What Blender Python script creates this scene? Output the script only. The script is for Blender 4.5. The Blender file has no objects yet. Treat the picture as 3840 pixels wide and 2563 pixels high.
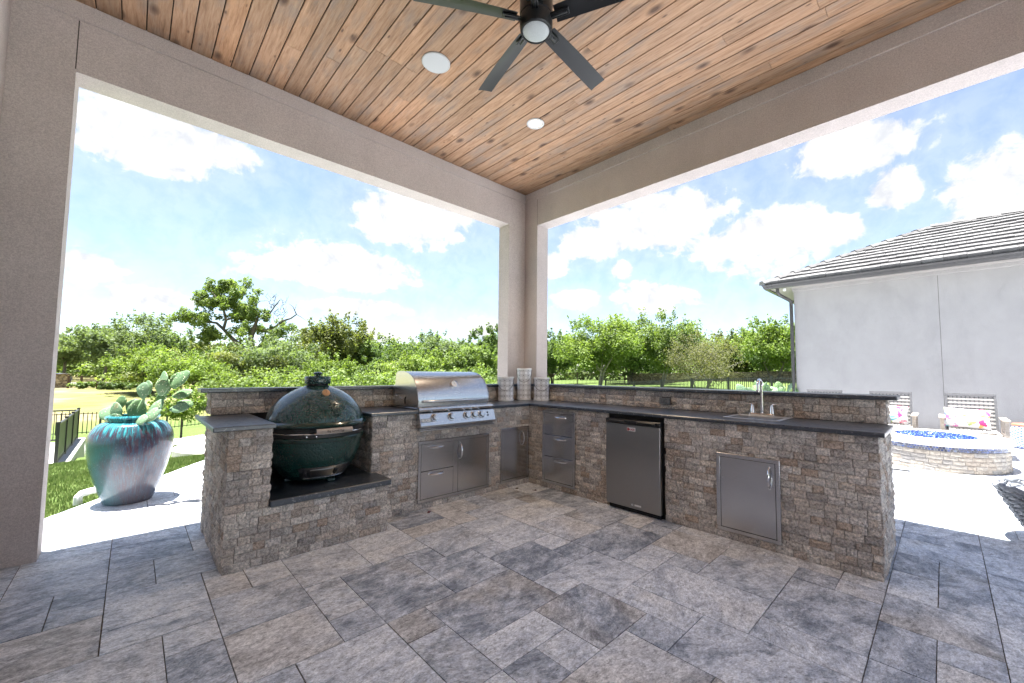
import bpy, bmesh, math, random
import numpy as np
from mathutils import Matrix, Vector
S = bpy.context.scene
COL = S.collection
PI = math.pi
R = math.radians
# ------------------------------------------------------------------ camera
cd = bpy.data.cameras.new("camera")
cam = bpy.data.objects.new("camera", cd); COL.objects.link(cam); S.camera = cam
C0 = Vector((-3.38585, -3.41803, 1.26574))
_y, _p, _r = R(44.06808), R(3.54633), R(0.50061)
FW = Vector((math.sin(_y)*math.cos(_p), math.cos(_y)*math.cos(_p), math.sin(_p)))
_rt = Vector((math.cos(_y), -math.sin(_y), 0)); _up = _rt.cross(FW)
RT = _rt*math.cos(_r)+_up*math.sin(_r); UP = -_rt*math.sin(_r)+_up*math.cos(_r)
FPX, SX, SY = 1518.0103, 49.5045, 25.2821
cam.matrix_world = Matrix(((RT.x, UP.x, -FW.x, C0.x), (RT.y, UP.y, -FW.y, C0.y), (RT.z, UP.z, -FW.z, C0.z), (0, 0, 0, 1)))
cd.sensor_width = 36; cd.lens = FPX/3840*36; cd.shift_x = -SX/3840; cd.shift_y = SY/3840
cd.clip_start = 0.05; cd.clip_end = 2000
S.render.resolution_x, S.render.resolution_y = 1024, 683
def at(px, py, dist):
    return C0 + (FW + RT*((px-1920-SX)/FPX) - UP*((py-1281.5-SY)/FPX))*dist
def project(P):
    d = Vector(P)-C0; z = d.dot(FW)
    if z < .05: return None
    return 1920+SX+FPX*d.dot(RT)/z, 1281.5+SY-FPX*d.dot(UP)/z, z
# ------------------------------------------------------------------ nodes
def nd(nt, typ, ins=None, **props):
    n = nt.nodes.new('ShaderNode'+typ)
    for k, v in props.items(): setattr(n, k, v)
    for k, v in (ins or {}).items():
        s = n.inputs[k]
        if hasattr(v, 'is_output') or isinstance(v, bpy.types.NodeSocket): nt.links.new(v, s)
        else: s.default_value = v
    return n
def math_(nt, op, a, b=0.0, c=0.0, clamp=False):
    return nd(nt, 'Math', {0: a, 1: b, 2: c}, operation=op, use_clamp=clamp).outputs[0]
def mixc(nt, f, a, b, mode='MIX'):
    n = nt.nodes.new('ShaderNodeMix'); n.data_type = 'RGBA'; n.blend_type = mode
    for i, v in ((0, f), (6, a), (7, b)):
        s = n.inputs[i]
        if isinstance(v, bpy.types.NodeSocket): nt.links.new(v, s)
        elif i == 0: s.default_value = v
        else: s.default_value = (*v[:3], 1)
    return n.outputs[2]
def mixf(nt, f, a, b):
    n = nt.nodes.new('ShaderNodeMix'); n.data_type = 'FLOAT'
    for i, v in ((0, f), (2, a), (3, b)):
        s = n.inputs[i]
        if isinstance(v, bpy.types.NodeSocket): nt.links.new(v, s)
        else: s.default_value = v
    return n.outputs[0]
def ramp(nt, fac, stops, interp='LINEAR'):
    n = nt.nodes.new('ShaderNodeValToRGB'); n.color_ramp.interpolation = interp
    e = n.color_ramp.elements
    while len(e) < len(stops): e.new(0.5)
    for i, (p, c) in enumerate(stops):
        e[i].position = p; e[i].color = (*c[:3], 1) if not isinstance(c, (int, float)) else (c, c, c, 1)
    nt.links.new(fac, n.inputs[0]); return n.outputs[0]
def noise(nt, vec, scale, detail=4, rough=.55, dist=0, out=0):
    return nd(nt, 'TexNoise', {'Vector': vec, 'Scale': scale, 'Detail': detail, 'Roughness': rough, 'Distortion': dist}).outputs[out]
def voro(nt, vec, scale, out='Distance', **k):
    return nd(nt, 'TexVoronoi', {'Vector': vec, 'Scale': scale}, **k).outputs[out]
def mapv(nt, vec, scale=(1, 1, 1), loc=(0, 0, 0), rot=(0, 0, 0)):
    return nd(nt, 'Mapping', {'Vector': vec, 'Scale': scale, 'Location': loc, 'Rotation': rot}).outputs[0]
def pos(nt): return nd(nt, 'NewGeometry').outputs['Position']
def rnd(nt):
    a = nd(nt, 'ObjectInfo').outputs['Random']
    b = nd(nt, 'Attribute', attribute_name='rnd').outputs['Fac']
    return math_(nt, 'FRACT', math_(nt, 'ADD', a, b))
def offpos(nt, k=40.0):
    r = rnd(nt)
    c = nd(nt, 'CombineXYZ', {0: math_(nt, 'MULTIPLY', r, k), 1: math_(nt, 'MULTIPLY', r, k*1.7), 2: math_(nt, 'MULTIPLY', r, k*.6)}).outputs[0]
    return nd(nt, 'VectorMath', {0: pos(nt), 1: c}, operation='ADD').outputs[0], r
MATS = {}
def mat(name, fn=None, **kw):
    """principled material; fn(nt, bsdf) may add nodes"""
    m = bpy.data.materials.new(name); m.use_nodes = True; nt = m.node_tree
    b = nt.nodes['Principled BSDF']
    for k, v in kw.items():
        k = {'base': 'Base Color', 'rough': 'Roughness', 'metal': 'Metallic', 'spec': 'Specular IOR Level', 'coat': 'Coat Weight', 'coatr': 'Coat Roughness', 'trans': 'Transmission Weight', 'ior': 'IOR', 'aniso': 'Anisotropic', 'sheen': 'Sheen Weight'}[k]
        b.inputs[k].default_value = (*v, 1) if isinstance(v, tuple) else v
    if fn: fn(nt, b)
    MATS[name] = m; return m
def setc(nt, b, c): nt.links.new(c, b.inputs['Base Color'])
def setr(nt, b, c): nt.links.new(c, b.inputs['Roughness'])
def bump(nt, b, h, dist=.003, strength=1.0, prev=None):
    n = nd(nt, 'Bump', {'Height': h, 'Distance': dist, 'Strength': strength})
    if prev is not None: nt.links.new(prev, n.inputs['Normal'])
    nt.links.new(n.outputs[0], b.inputs['Normal']); return n.outputs[0]
# ------------------------------------------------------------------ world: sky with fair-weather cumulus
SUNV = Vector((-.115, .135, 1)).normalized()
W = bpy.data.worlds.new("World"); S.world = W; W.use_nodes = True; wt = W.node_tree
bg = wt.nodes["Background"]; SKY_STRENGTH = 0.0535
sky = nd(wt, 'TexSky', sky_type='NISHITA', sun_disc=False)
sky.sun_elevation = math.asin(SUNV.z); sky.sun_rotation = math.atan2(SUNV.x, SUNV.y) % (2*PI)
sky.air_density = 0.9; sky.dust_density = 0.4; sky.ozone_density = 1.2; sky.altitude = 200
dirv = nd(wt, 'TexCoord').outputs['Generated']
sp = nd(wt, 'SeparateXYZ', {0: dirv})
az = math_(wt, 'ARCTAN2', sp.outputs[0], sp.outputs[1]); el = math_(wt, 'ARCSINE', sp.outputs[2])
aev = nd(wt, 'CombineXYZ', {0: math_(wt, 'MULTIPLY', az, 180/PI), 1: math_(wt, 'MULTIPLY', el, 180/PI), 2: 0.0}).outputs[0]
zc = math_(wt, 'ADD', math_(wt, 'MAXIMUM', sp.outputs[2], 0.0), .16)
plane = nd(wt, 'CombineXYZ', {0: math_(wt, 'DIVIDE', sp.outputs[0], zc), 1: math_(wt, 'DIVIDE', sp.outputs[1], zc), 2: 0.0}).outputs[0]
n1 = noise(wt, plane, 2.1, 9, .60, .25)
n2 = noise(wt, dirv, 26, 6, .6, .3)
nn = math_(wt, 'ADD', math_(wt, 'MULTIPLY', math_(wt, 'SUBTRACT', n1, .5), 2.3), math_(wt, 'MULTIPLY', math_(wt, 'SUBTRACT', n2, .5), 1.3))
CLOUDS = [(0.5, 23.5, 8, 5), (5.8, 23.8, 5.5, 2.6), (-3.5, 10.3, 3.0, 2.3), (18, 13.2, 12, 3.8), (29.6, 19.6, 10.5, 4.3), (1, 7.6, 5, 1.3),
          (22, 8.4, 9, 1.5), (25.5, 5.2, 4.2, 1.9), (36.7, 6.2, 4.2, 2.0), (61.9, 19.8, 11, 5.2), (54.1, 17.8, 7.5, 3), (74.2, 16.2, 9.8, 4.8),
          (84, 24.2, 6.6, 4), (87, 19.2, 2.9, 3), (82.2, 16.2, 3.4, 2.2), (94.5, 16.5, 5.5, 5), (61.2, 10.1, 7, 2.5), (50.8, 10.3, 4.5, 1.9), (48.2, 15.1, 2.4, 2.6), (57.6, 14.5, 2, 1.6),
          (-22, 20, 12, 6), (-45, 12, 14, 4), (-70, 25, 12, 6), (-100, 15, 16, 5), (-130, 26, 13, 6), (-160, 14, 15, 5), (115, 14, 12, 4), (128, 27, 11, 6), (152, 18, 13, 5), (175, 30, 12, 6)]
acc = None
for (a, e, sa, se) in CLOUDS:
    v = nd(wt, 'VectorMath', {0: nd(wt, 'VectorMath', {0: aev, 1: (a, e, 0)}, operation='SUBTRACT').outputs[0], 1: (1/sa, 1/se, 0)}, operation='MULTIPLY').outputs[0]
    d = math_(wt, 'SUBTRACT', 1.0, nd(wt, 'VectorMath', {0: v}, operation='LENGTH').outputs['Value'])
    acc = d if acc is None else math_(wt, 'SMOOTH_MAX', acc, d, .12)
den = math_(wt, 'ADD', math_(wt, 'MAXIMUM', acc, -.55), math_(wt, 'MULTIPLY', nn, .72))
mask = nd(wt, 'MapRange', {0: den, 1: .02, 2: .40, 3: 0.0, 4: 1.0}, interpolation_type='SMOOTHSTEP').outputs[0]
thin = math_(wt, 'MULTIPLY', nd(wt, 'MapRange', {0: den, 1: -.7, 2: .3, 3: 0.0, 4: 1.0}).outputs[0], .16)
mask = math_(wt, 'MAXIMUM', mask, math_(wt, 'ADD', thin, .19))
ccol = ramp(wt, n2, [(.32, (3.05, 3.15, 3.35)), (.58, (4.2, 4.2, 4.2))])
skyw = mixc(wt, 1.0, sky.outputs[0], (1.0, 1.0, 1.0), 'MULTIPLY')
wt.links.new(mixc(wt, mask, skyw, ccol), bg.inputs['Color']); bg.inputs['Strength'].default_value = SKY_STRENGTH
W.cycles.sampling_method = 'MANUAL'; W.cycles.sample_map_resolution = 1024
# ------------------------------------------------------------------ sun, exposure
sd = bpy.data.lights.new("sun", 'SUN'); sd.energy = 5.0; sd.angle = R(.55); sd.color = (1, .985, .955)
sun = bpy.data.objects.new("sun", sd); COL.objects.link(sun)
sun.rotation_euler = (-SUNV).to_track_quat('-Z', 'Y').to_euler()
vs = S.view_settings; vs.view_transform = 'Standard'; vs.look = 'None'; vs.gamma = 1; vs.use_curve_mapping = False
vs.exposure = 2.43
cy = S.cycles; cy.max_bounces = 10; cy.diffuse_bounces = 6; cy.glossy_bounces = 4; cy.transmission_bounces = 6; cy.transparent_max_bounces = 8
cy.caustics_reflective = False; cy.caustics_refractive = False; cy.sample_clamp_indirect = 6
cy.use_denoising = True
try: cy.denoiser = 'OPENIMAGEDENOISE'
except Exception: pass
cy.use_adaptive_sampling = True; cy.adaptive_threshold = .02

# ------------------------------------------------------------------ mesh helpers
class MB:
    def __init__(s): s.v = []; s.f = []; s.sm = []; s.uv = {}
    def face(s, idx, smooth=False, uv=None):
        if uv: s.uv[len(s.f)] = uv
        s.f.append(tuple(idx)); s.sm.append(smooth)
    def add(s, vs): b = len(s.v); s.v += [tuple(q) for q in vs]; return b
    def box(s, x0, x1, y0, y1, z0, z1, M=None):
        P = [(x0, y0, z0), (x1, y0, z0), (x1, y1, z0), (x0, y1, z0), (x0, y0, z1), (x1, y0, z1), (x1, y1, z1), (x0, y1, z1)]
        if M is not None: P = [M @ Vector(q) for q in P]
        b = s.add(P)
        for q in ((0, 3, 2, 1), (4, 5, 6, 7), (0, 1, 5, 4), (1, 2, 6, 5), (2, 3, 7, 6), (3, 0, 4, 7)): s.face([b+i for i in q])
        return s
    def prism(s, poly, fn0, fn1, smooth=False):
        """poly list of 2d; fn0/fn1 map 2d->3d for both caps; poly ccw seen from fn1"""
        n = len(poly); a = s.add([fn0(*q) for q in poly]); b = s.add([fn1(*q) for q in poly])
        s.face([a+i for i in reversed(range(n))]); s.face([b+i for i in range(n)])
        for i in range(n): j = (i+1) % n; s.face((a+i, a+j, b+j, b+i), smooth)
        return s
    def flat(s, poly, z0, z1): return s.prism(poly, lambda x, y: (x, y, z0), lambda x, y: (x, y, z1))
    def lathe(s, prof, c=(0, 0, 0), seg=32, sx=1, sy=1, cap0=True, cap1=True, uv=False, jit=None):
        n = len(prof); base = len(s.v)
        for i, (r, z) in enumerate(prof):
            for k in range(seg):
                a = 2*PI*k/seg; rr = r if jit is None else r*jit(a, z)
                s.v.append((c[0]+rr*math.cos(a)*sx, c[1]+rr*math.sin(a)*sy, c[2]+z))
        for i in range(n-1):
            for k in range(seg):
                k2 = (k+1) % seg
                u = None
                if uv:
                    z0 = prof[i][1]; z1 = prof[i+1][1]; u = ((k/seg, z0), ((k+1)/seg, z0), ((k+1)/seg, z1), (k/seg, z1))
                s.face((base+i*seg+k, base+i*seg+k2, base+(i+1)*seg+k2, base+(i+1)*seg+k), True, u)
        if cap0: s.face([base+k for k in reversed(range(seg))])
        if cap1: s.face([base+(n-1)*seg+k for k in range(seg)])
        return s
    def tube(s, path, r, seg=8, closed=False, cap=True, flat=1.0):
        P = [Vector(q) for q in path]; n = len(P); rr = r if isinstance(r, (list, tuple)) else [r]*n
        base = len(s.v); up = None
        for i, q in enumerate(P):
            if closed: t = P[(i+1) % n]-P[i-1]
            else: t = P[min(i+1, n-1)]-P[max(i-1, 0)]
            t.normalize()
            if up is None:
                up = Vector((0, 0, 1)) if abs(t.z) < .9 else Vector((1, 0, 0))
            up = (up-t*up.dot(t))
            if up.length < 1e-4: up = t.orthogonal()
            up.normalize(); sd_ = t.cross(up)
            for k in range(seg):
                a = 2*PI*k/seg; o = q+(up*math.cos(a)*flat+sd_*math.sin(a))*rr[i]
                s.v.append((o.x, o.y, o.z))
        for i in range(n if closed else n-1):
            j = (i+1) % n
            for k in range(seg):
                k2 = (k+1) % seg
                s.face((base+i*seg+k, base+i*seg+k2, base+j*seg+k2, base+j*seg+k), True)
        if cap and not closed:
            s.face([base+k for k in reversed(range(seg))]); s.face([base+(n-1)*seg+k for k in range(seg)])
        return s
    def mesh(s, name, bev=0, seg=1, angle=35):
        me = bpy.data.meshes.new(name); me.from_pydata(s.v, [], s.f)
        if s.uv:
            ul = me.uv_layers.new(name='UVMap')
            for p in me.polygons:
                u = s.uv.get(p.index)
                if u:
                    for li, q in zip(p.loop_indices, u): ul.data[li].uv = q
        me.polygons.foreach_set('use_smooth', s.sm)
        if bev:
            bm = bmesh.new(); bm.from_mesh(me)
            bmesh.ops.remove_doubles(bm, verts=bm.verts, dist=1e-5)
            es = [e for e in bm.edges if len(e.link_faces) == 2 and e.calc_face_angle(0) > R(30)]
            bmesh.ops.bevel(bm, geom=es, offset=bev, segments=seg, affect='EDGES', profile=.5, clamp_overlap=True)
            bm.to_mesh(me); bm.free()
        try:
            if any(s.sm) : me.set_sharp_from_angle(angle=R(angle))
        except Exception: pass
        me.update(); return me
    def build(s, name, m, parent=None, bev=0, seg=1, **kw):
        return obj(name, s.mesh(name, bev, seg), m, parent, **kw)
def obj(name, me, m=None, parent=None, loc=None, rot=None, scale=None, label=None, cat=None, group=None, kind=None):
    o = bpy.data.objects.new(name, me); COL.objects.link(o)
    if m is not None and me is not None and len(me.materials) == 0: me.materials.append(MATS[m] if isinstance(m, str) else m)
    if parent is not None: o.parent = parent
    if loc is not None: o.location = loc
    if rot is not None: o.rotation_euler = rot
    if scale is not None: o.scale = scale
    tag(o, label, cat, group, kind); return o
def tag(o, label=None, cat=None, group=None, kind=None):
    for k, v in (('label', label), ('category', cat), ('group', group), ('kind', kind)):
        if v: o[k] = v
    return o
def thing(name, label, cat, loc=(0, 0, 0), rotz=0, group=None):
    o = bpy.data.objects.new(name, None); COL.objects.link(o); o.empty_display_size = .1
    o.location = loc; o.rotation_euler = (0, 0, rotz)
    return tag(o, label, cat, group)
def bx(*a, M=None): return MB().box(*a, M=M)
def np_mesh(name, V, F, smooth=False, attr=None):
    """V (n,3) F (m,k) arrays"""
    me = bpy.data.meshes.new(name); k = F.shape[1]
    me.vertices.add(len(V)); me.vertices.foreach_set('co', V.astype(np.float32).ravel())
    me.loops.add(F.size); me.loops.foreach_set('vertex_index', F.astype(np.int32).ravel())
    me.polygons.add(len(F)); me.polygons.foreach_set('loop_start', np.arange(0, F.size, k, dtype=np.int32))
    try: me.polygons.foreach_set('loop_total', np.full(len(F), k, dtype=np.int32))
    except Exception: pass
    if smooth: me.polygons.foreach_set('use_smooth', np.ones(len(F), dtype=bool))
    if attr is not None:
        a = me.attributes.new('rnd', 'FLOAT', 'FACE'); a.data.foreach_set('value', attr.astype(np.float32))
    me.update(calc_edges=True); me.validate(); return me
def text_mesh(txt, size, extrude=.0005, bold=0):
    cu = bpy.data.curves.new('t', 'FONT'); cu.body = txt; cu.size = size; cu.extrude = extrude; cu.offset = bold
    cu.align_x = 'CENTER'; cu.align_y = 'CENTER'; cu.resolution_u = 3
    o = bpy.data.objects.new('t', cu); COL.objects.link(o)
    bpy.context.view_layer.update()
    me = bpy.data.meshes.new_from_object(o.evaluated_get(bpy.context.evaluated_depsgraph_get()))
    bpy.data.objects.remove(o); bpy.data.curves.remove(cu); me.materials.clear(); return me
def warp(me, fn):
    for v in me.vertices: v.co = fn(v.co.copy())
    me.update(); return me
def arc(c, r, a0, a1, n, plane='xz'):
    out = []
    for i in range(n+1):
        a = a0+(a1-a0)*i/n; u, w = r*math.cos(a), r*math.sin(a)
        out.append({'xz': (c[0]+u, c[1], c[2]+w), 'yz': (c[0], c[1]+u, c[2]+w), 'xy': (c[0]+u, c[1]+w, c[2])}[plane])
    return out

# ------------------------------------------------------------------ materials
def f_stucco(c1, c2):
    def f(nt, b):
        p = pos(nt); n = noise(nt, p, 260, 3, .7); n2_ = noise(nt, p, 3.1, 5, .6); n3 = noise(nt, p, 70, 2, .6)
        c = mixc(nt, ramp(nt, n2_, [(.3, 0), (.7, 1)]), c1, c2)
        g = mixc(nt, 1.0, ramp(nt, n, [(.35, .78), (.65, 1.08)]), ramp(nt, noise(nt, p, 110, 2, .6), [(.36, .86), (.64, 1.06)]), 'MULTIPLY')
        g = mixc(nt, 1.0, g, ramp(nt, noise(nt, mapv(nt, p, (1, 1, .45)), 1.6, 8, .66, .4), [(.32, .90), (.52, 1.0), (.7, 1.035)]), 'MULTIPLY')
        sp2 = voro(nt, p, 2.3); g = mixc(nt, ramp(nt, sp2, [(.012, .5), (.02, 0)]), g, (.25, .22, .2))
        setc(nt, b, mixc(nt, 1.0, c, g, 'MULTIPLY'))
        bump(nt, b, math_(nt, 'ADD', n, math_(nt, 'MULTIPLY', n3, .8)), .0035, .9)
    return f
mat('stucco', f_stucco((.535, .472, .448), (.585, .52, .495)), rough=.93, spec=.2)
mat('stucco_house', f_stucco((.355, .342, .338), (.385, .37, .365)), rough=.93, spec=.2)
mat('dark_joint', base=(.06, .05, .045), rough=.9)
def f_plank(nt, b):
    p, r = offpos(nt, 37)
    v = mapv(nt, p, (14, 1.1, 14)); grain = noise(nt, v, 3.2, 8, .68, .35)
    fine = noise(nt, mapv(nt, p, (60, 3, 60)), 5, 4, .6)
    c = ramp(nt, grain, [(.25, (.20, .11, .06)), (.48, (.41, .25, .15)), (.72, (.55, .37, .24))])
    tone = ramp(nt, r, [(0, (.74, .73, .73)), (.35, (1, .95, .92)), (.7, (.86, .86, .87)), (1, (1.12, 1.0, .90))])
    c = mixc(nt, 1.0, c, tone, 'MULTIPLY')
    gs = noise(nt, mapv(nt, p, (4.5, 1.3, 4.5)), 1.7, 4, .6)
    c = mixc(nt, ramp(nt, gs, [(.50, 0), (.68, .58)]), c, (.22, .185, .16))
    kd = voro(nt, mapv(nt, p, (5.2, 2.6, 5.2)), 1.0)
    c = mixc(nt, ramp(nt, kd, [(.07, .9), (.12, .6), (.21, 0)]), c, (.075, .038, .024))
    kd2 = voro(nt, mapv(nt, p, (11, 4.2, 11), loc=(3, 7, 0)), 1.0)
    c = mixc(nt, ramp(nt, kd2, [(.045, .85), (.12, 0)]), c, (.10, .055, .035))
    c = mixc(nt, 1.0, c, ramp(nt, fine, [(.3, .86), (.7, 1.08)]), 'MULTIPLY')
    setc(nt, b, c); bump(nt, b, fine, .0012, .5)
mat('plank', f_plank, rough=.62, spec=.3)
mat('plank_gap', base=(.035, .02, .012), rough=.9)
def f_brick(nt, b):
    p, r = offpos(nt, 31)
    n = noise(nt, p, 70, 6, .76, .3); n2_ = noise(nt, p, 170, 4, .7); n3 = noise(nt, mapv(nt, p, (1, 1, 1.6)), 22, 4, .65, 1.0)
    base = ramp(nt, r, [(0, (.41, .325, .26)), (.16, (.56, .50, .44)), (.30, (.32, .29, .27)), (.46, (.67, .61, .545)), (.60, (.46, .425, .39)), (.74, (.40, .305, .235)), (.86, (.60, .555, .515)), (1, (.33, .285, .25))])
    c = mixc(nt, 1.0, base, ramp(nt, n, [(.345, .42), (.47, .95), (.61, 1.58)]), 'MULTIPLY')
    c = mixc(nt, ramp(nt, n3, [(.60, 0), (.78, .6)]), c, (.13, .095, .07))
    c = mixc(nt, ramp(nt, n2_, [(.55, 0), (.68, .7)]), c, (.66, .62, .57))
    setc(nt, b, c)
    bump(nt, b, math_(nt, 'ADD', math_(nt, 'MULTIPLY', n, .5), math_(nt, 'MULTIPLY', n2_, .8)), .0065, 1.0)
mat('brick', f_brick, rough=.85, spec=.3)
mat('mortar', base=(.035, .03, .026), rough=.95)
def f_pitbrick(nt, b):
    p, r = offpos(nt, 31); n = noise(nt, p, 26, 6, .7, .5)
    base = ramp(nt, r, [(0, (.36, .30, .24)), (.35, (.43, .38, .32)), (.7, (.31, .285, .26)), (1, (.45, .38, .30))])
    setc(nt, b, mixc(nt, 1.0, base, ramp(nt, n, [(.3, .62), (.68, 1.15)]), 'MULTIPLY')); bump(nt, b, n, .008)
mat('pit_brick', f_pitbrick, rough=.85)
def f_granite(nt, b):
    p = pos(nt)
    v = mapv(nt, p, (1, 1, 1), rot=(0, 0, R(38)))
    w = noise(nt, mapv(nt, v, (1.5, 9, 7)), 5.5, 8, .66, 1.2)
    vein = ramp(nt, w, [(.53, (.022, .030, .044)), (.60, (.042, .052, .070)), (.64, (.30, .305, .315)), (.68, (.022, .028, .038))])
    fl = noise(nt, p, 240, 2, .5)
    c = mixc(nt, ramp(nt, fl, [(.62, 0), (.72, .35)]), vein, (.16, .16, .165))
    setc(nt, b, c); setr(nt, b, ramp(nt, noise(nt, p, 30, 4, .6), [(.3, .27), (.7, .40)]))
    bump(nt, b, noise(nt, p, 45, 4, .6), .002, .5)
mat('granite', f_granite, spec=1.0, coat=.25, coatr=.2)
def f_tile(nt, b):
    p, r = offpos(nt, 53)
    rot = math_(nt, 'MULTIPLY', math_(nt, 'SUBTRACT', math_(nt, 'FRACT', math_(nt, 'MULTIPLY', r, 7.31)), .5), .9)
    v = nd(nt, 'VectorRotate', {'Vector': p, 'Angle': rot}, rotation_type='Z_AXIS').outputs[0]
    st = noise(nt, mapv(nt, v, (1.0, 1.7, 1)), 4.2, 10, .80, .35)
    r2 = math_(nt, 'FRACT', math_(nt, 'MULTIPLY', r, 13.7))
    k = math_(nt, 'ADD', st, math_(nt, 'MULTIPLY', math_(nt, 'SUBTRACT', r, .5), .14))
    cool = ramp(nt, k, [(.33, (.17, .195, .245)), (.42, (.35, .385, .45)), (.49, (.56, .59, .65)), (.57, (.72, .745, .79)), (.70, (.84, .85, .87))])
    warm = ramp(nt, k, [(.33, (.22, .195, .175)), (.42, (.41, .385, .355)), (.49, (.60, .575, .55)), (.57, (.74, .72, .70)), (.70, (.84, .83, .81))])
    wn = noise(nt, v, 1.7, 4, .6, .5)
    c = mixc(nt, ramp(nt, math_(nt, 'ADD', wn, math_(nt, 'MULTIPLY', math_(nt, 'SUBTRACT', r2, .5), .5)), [(.56, 0), (.74, .8)]), cool, warm)
    cl = noise(nt, mapv(nt, v, (1.0, 1.4, 1)), 26, 6, .80, .3)
    c = mixc(nt, 1.0, c, ramp(nt, cl, [(.36, .50), (.46, .95), (.62, 1.25)]), 'MULTIPLY')
    fi = noise(nt, mapv(nt, v, (1, 1.8, 1)), 75, 4, .75)
    c = mixc(nt, 1.0, c, ramp(nt, fi, [(.34, .62), (.62, 1.16)]), 'MULTIPLY')
    pk = noise(nt, mapv(nt, v, (1, 2.1, 1)), 42, 3, .6, .5); reg = noise(nt, v, 3.1, 3, .6)
    pit = math_(nt, 'MULTIPLY', ramp(nt, pk, [(.66, 0), (.70, 1)]), ramp(nt, reg, [(.40, 0), (.58, 1)]))
    c = mixc(nt, math_(nt, 'MULTIPLY', pit, .8), c, (.07, .06, .05))
    setc(nt, b, c)
    setr(nt, b, ramp(nt, cl, [(.3, .38), (.7, .58)]))
    h = math_(nt, 'SUBTRACT', math_(nt, 'MULTIPLY', fi, .35), pit)
    h = math_(nt, 'ADD', h, math_(nt, 'ADD', math_(nt, 'MULTIPLY', st, .8), math_(nt, 'MULTIPLY', cl, .4)))
    bump(nt, b, h, .004, .7)
mat('tile', f_tile, spec=.45)
mat('grout', lambda nt, b: setc(nt, b, ramp(nt, noise(nt, pos(nt), 24, 4), [(.35, (.05, .042, .034)), (.65, (.20, .165, .125))])), rough=.95)
def f_steel(base=(.54, .54, .55), axis=(1, 1, 60), r0=.17, r1=.24):
    def f(nt, b):
        p = nd(nt, 'TexCoord').outputs['Object']
        s = noise(nt, mapv(nt, p, axis), 14, 4, .6); bl = noise(nt, p, 2.2, 3, .5)
        setr(nt, b, math_(nt, 'ADD', ramp(nt, s, [(.3, r0), (.7, r1)]), math_(nt, 'MULTIPLY', math_(nt, 'SUBTRACT', bl, .5), .1)))
        setc(nt, b, mixc(nt, 1.0, base, ramp(nt, s, [(.3, .92), (.7, 1.03)]), 'MULTIPLY'))
    return f
mat('steel', f_steel(), metal=1.0)
mat('steel_bright', f_steel((.56, .565, .575), (1, 1, 40), .20, .28), metal=1.0)
mat('steel_dark', f_steel((.33, .325, .32), (60, 60, 1), .28, .40), metal=1.0)
mat('satin_steel', base=(.78, .79, .80), rough=.42, metal=.85)
mat('chrome', base=(.82, .82, .83), rough=.09, metal=1.0)
mat('black_plastic', base=(.012, .012, .013), rough=.35)
mat('black_gap', base=(.01, .01, .01), rough=.8)
mat('black_metal', lambda nt, b: bump(nt, b, noise(nt, pos(nt), 90, 3, .6), .001, .3), base=(.018, .019, .020), rough=.42)
mat('fan_black', lambda nt, b: setr(nt, b, ramp(nt, noise(nt, pos(nt), 4, 2), [(.3, .34), (.7, .42)])), base=(.010, .011, .013), spec=.4)
mat('frosted', lambda nt, b: setc(nt, b, ramp(nt, noise(nt, pos(nt), 300, 2), [(.3, (.40, .43, .44)), (.7, (.52, .55, .55))])), rough=.5)
mat('white_grille', lambda nt, b: bump(nt, b, noise(nt, pos(nt), 600, 2), .0005, .4), base=(.52, .53, .54), rough=.6)
mat('trim_white', base=(.50, .50, .50), rough=.5)
mat('white_paint', base=(.78, .78, .77), rough=.45)
m_ = mat('lamp_glow', base=(1, 1, 1)); _b = m_.node_tree.nodes['Principled BSDF']; _b.inputs['Emission Color'].default_value = (1, .80, .55, 1); _b.inputs['Emission Strength'].default_value = 4.5
def f_egg(amount):
    def f(nt, b):
        p = nd(nt, 'TexCoord').outputs['Object']
        d = voro(nt, p, 58); n = noise(nt, p, 5, 3, .5)
        setc(nt, b, mixc(nt, n, (.006, .034, .028), (.012, .055, .046)))
        bump(nt, b, ramp(nt, d, [(.0, 0), (.55, 1)]), .0085*amount, 1.0)
        setr(nt, b, ramp(nt, noise(nt, p, 60, 3), [(.3, .17), (.7, .26)]))
    return f
mat('egg_glaze', f_egg(1.0), spec=.6, coat=.5, coatr=.08)
mat('egg_glaze_low', f_egg(.45), spec=.55, coat=.35, coatr=.12)
mat('egg_smooth', base=(.009, .036, .030), rough=.2, spec=.6, coat=.5)
mat('copper_dial', base=(.42, .26, .15), rough=.35, metal=.6)
def f_handlewood(nt, b):
    n = noise(nt, mapv(nt, pos(nt), (8, 40, 40)), 5, 4, .6); setc(nt, b, ramp(nt, n, [(.3, (.34, .27, .22)), (.7, (.52, .44, .38))]))
mat('handle_wood', f_handlewood, rough=.55)
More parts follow.
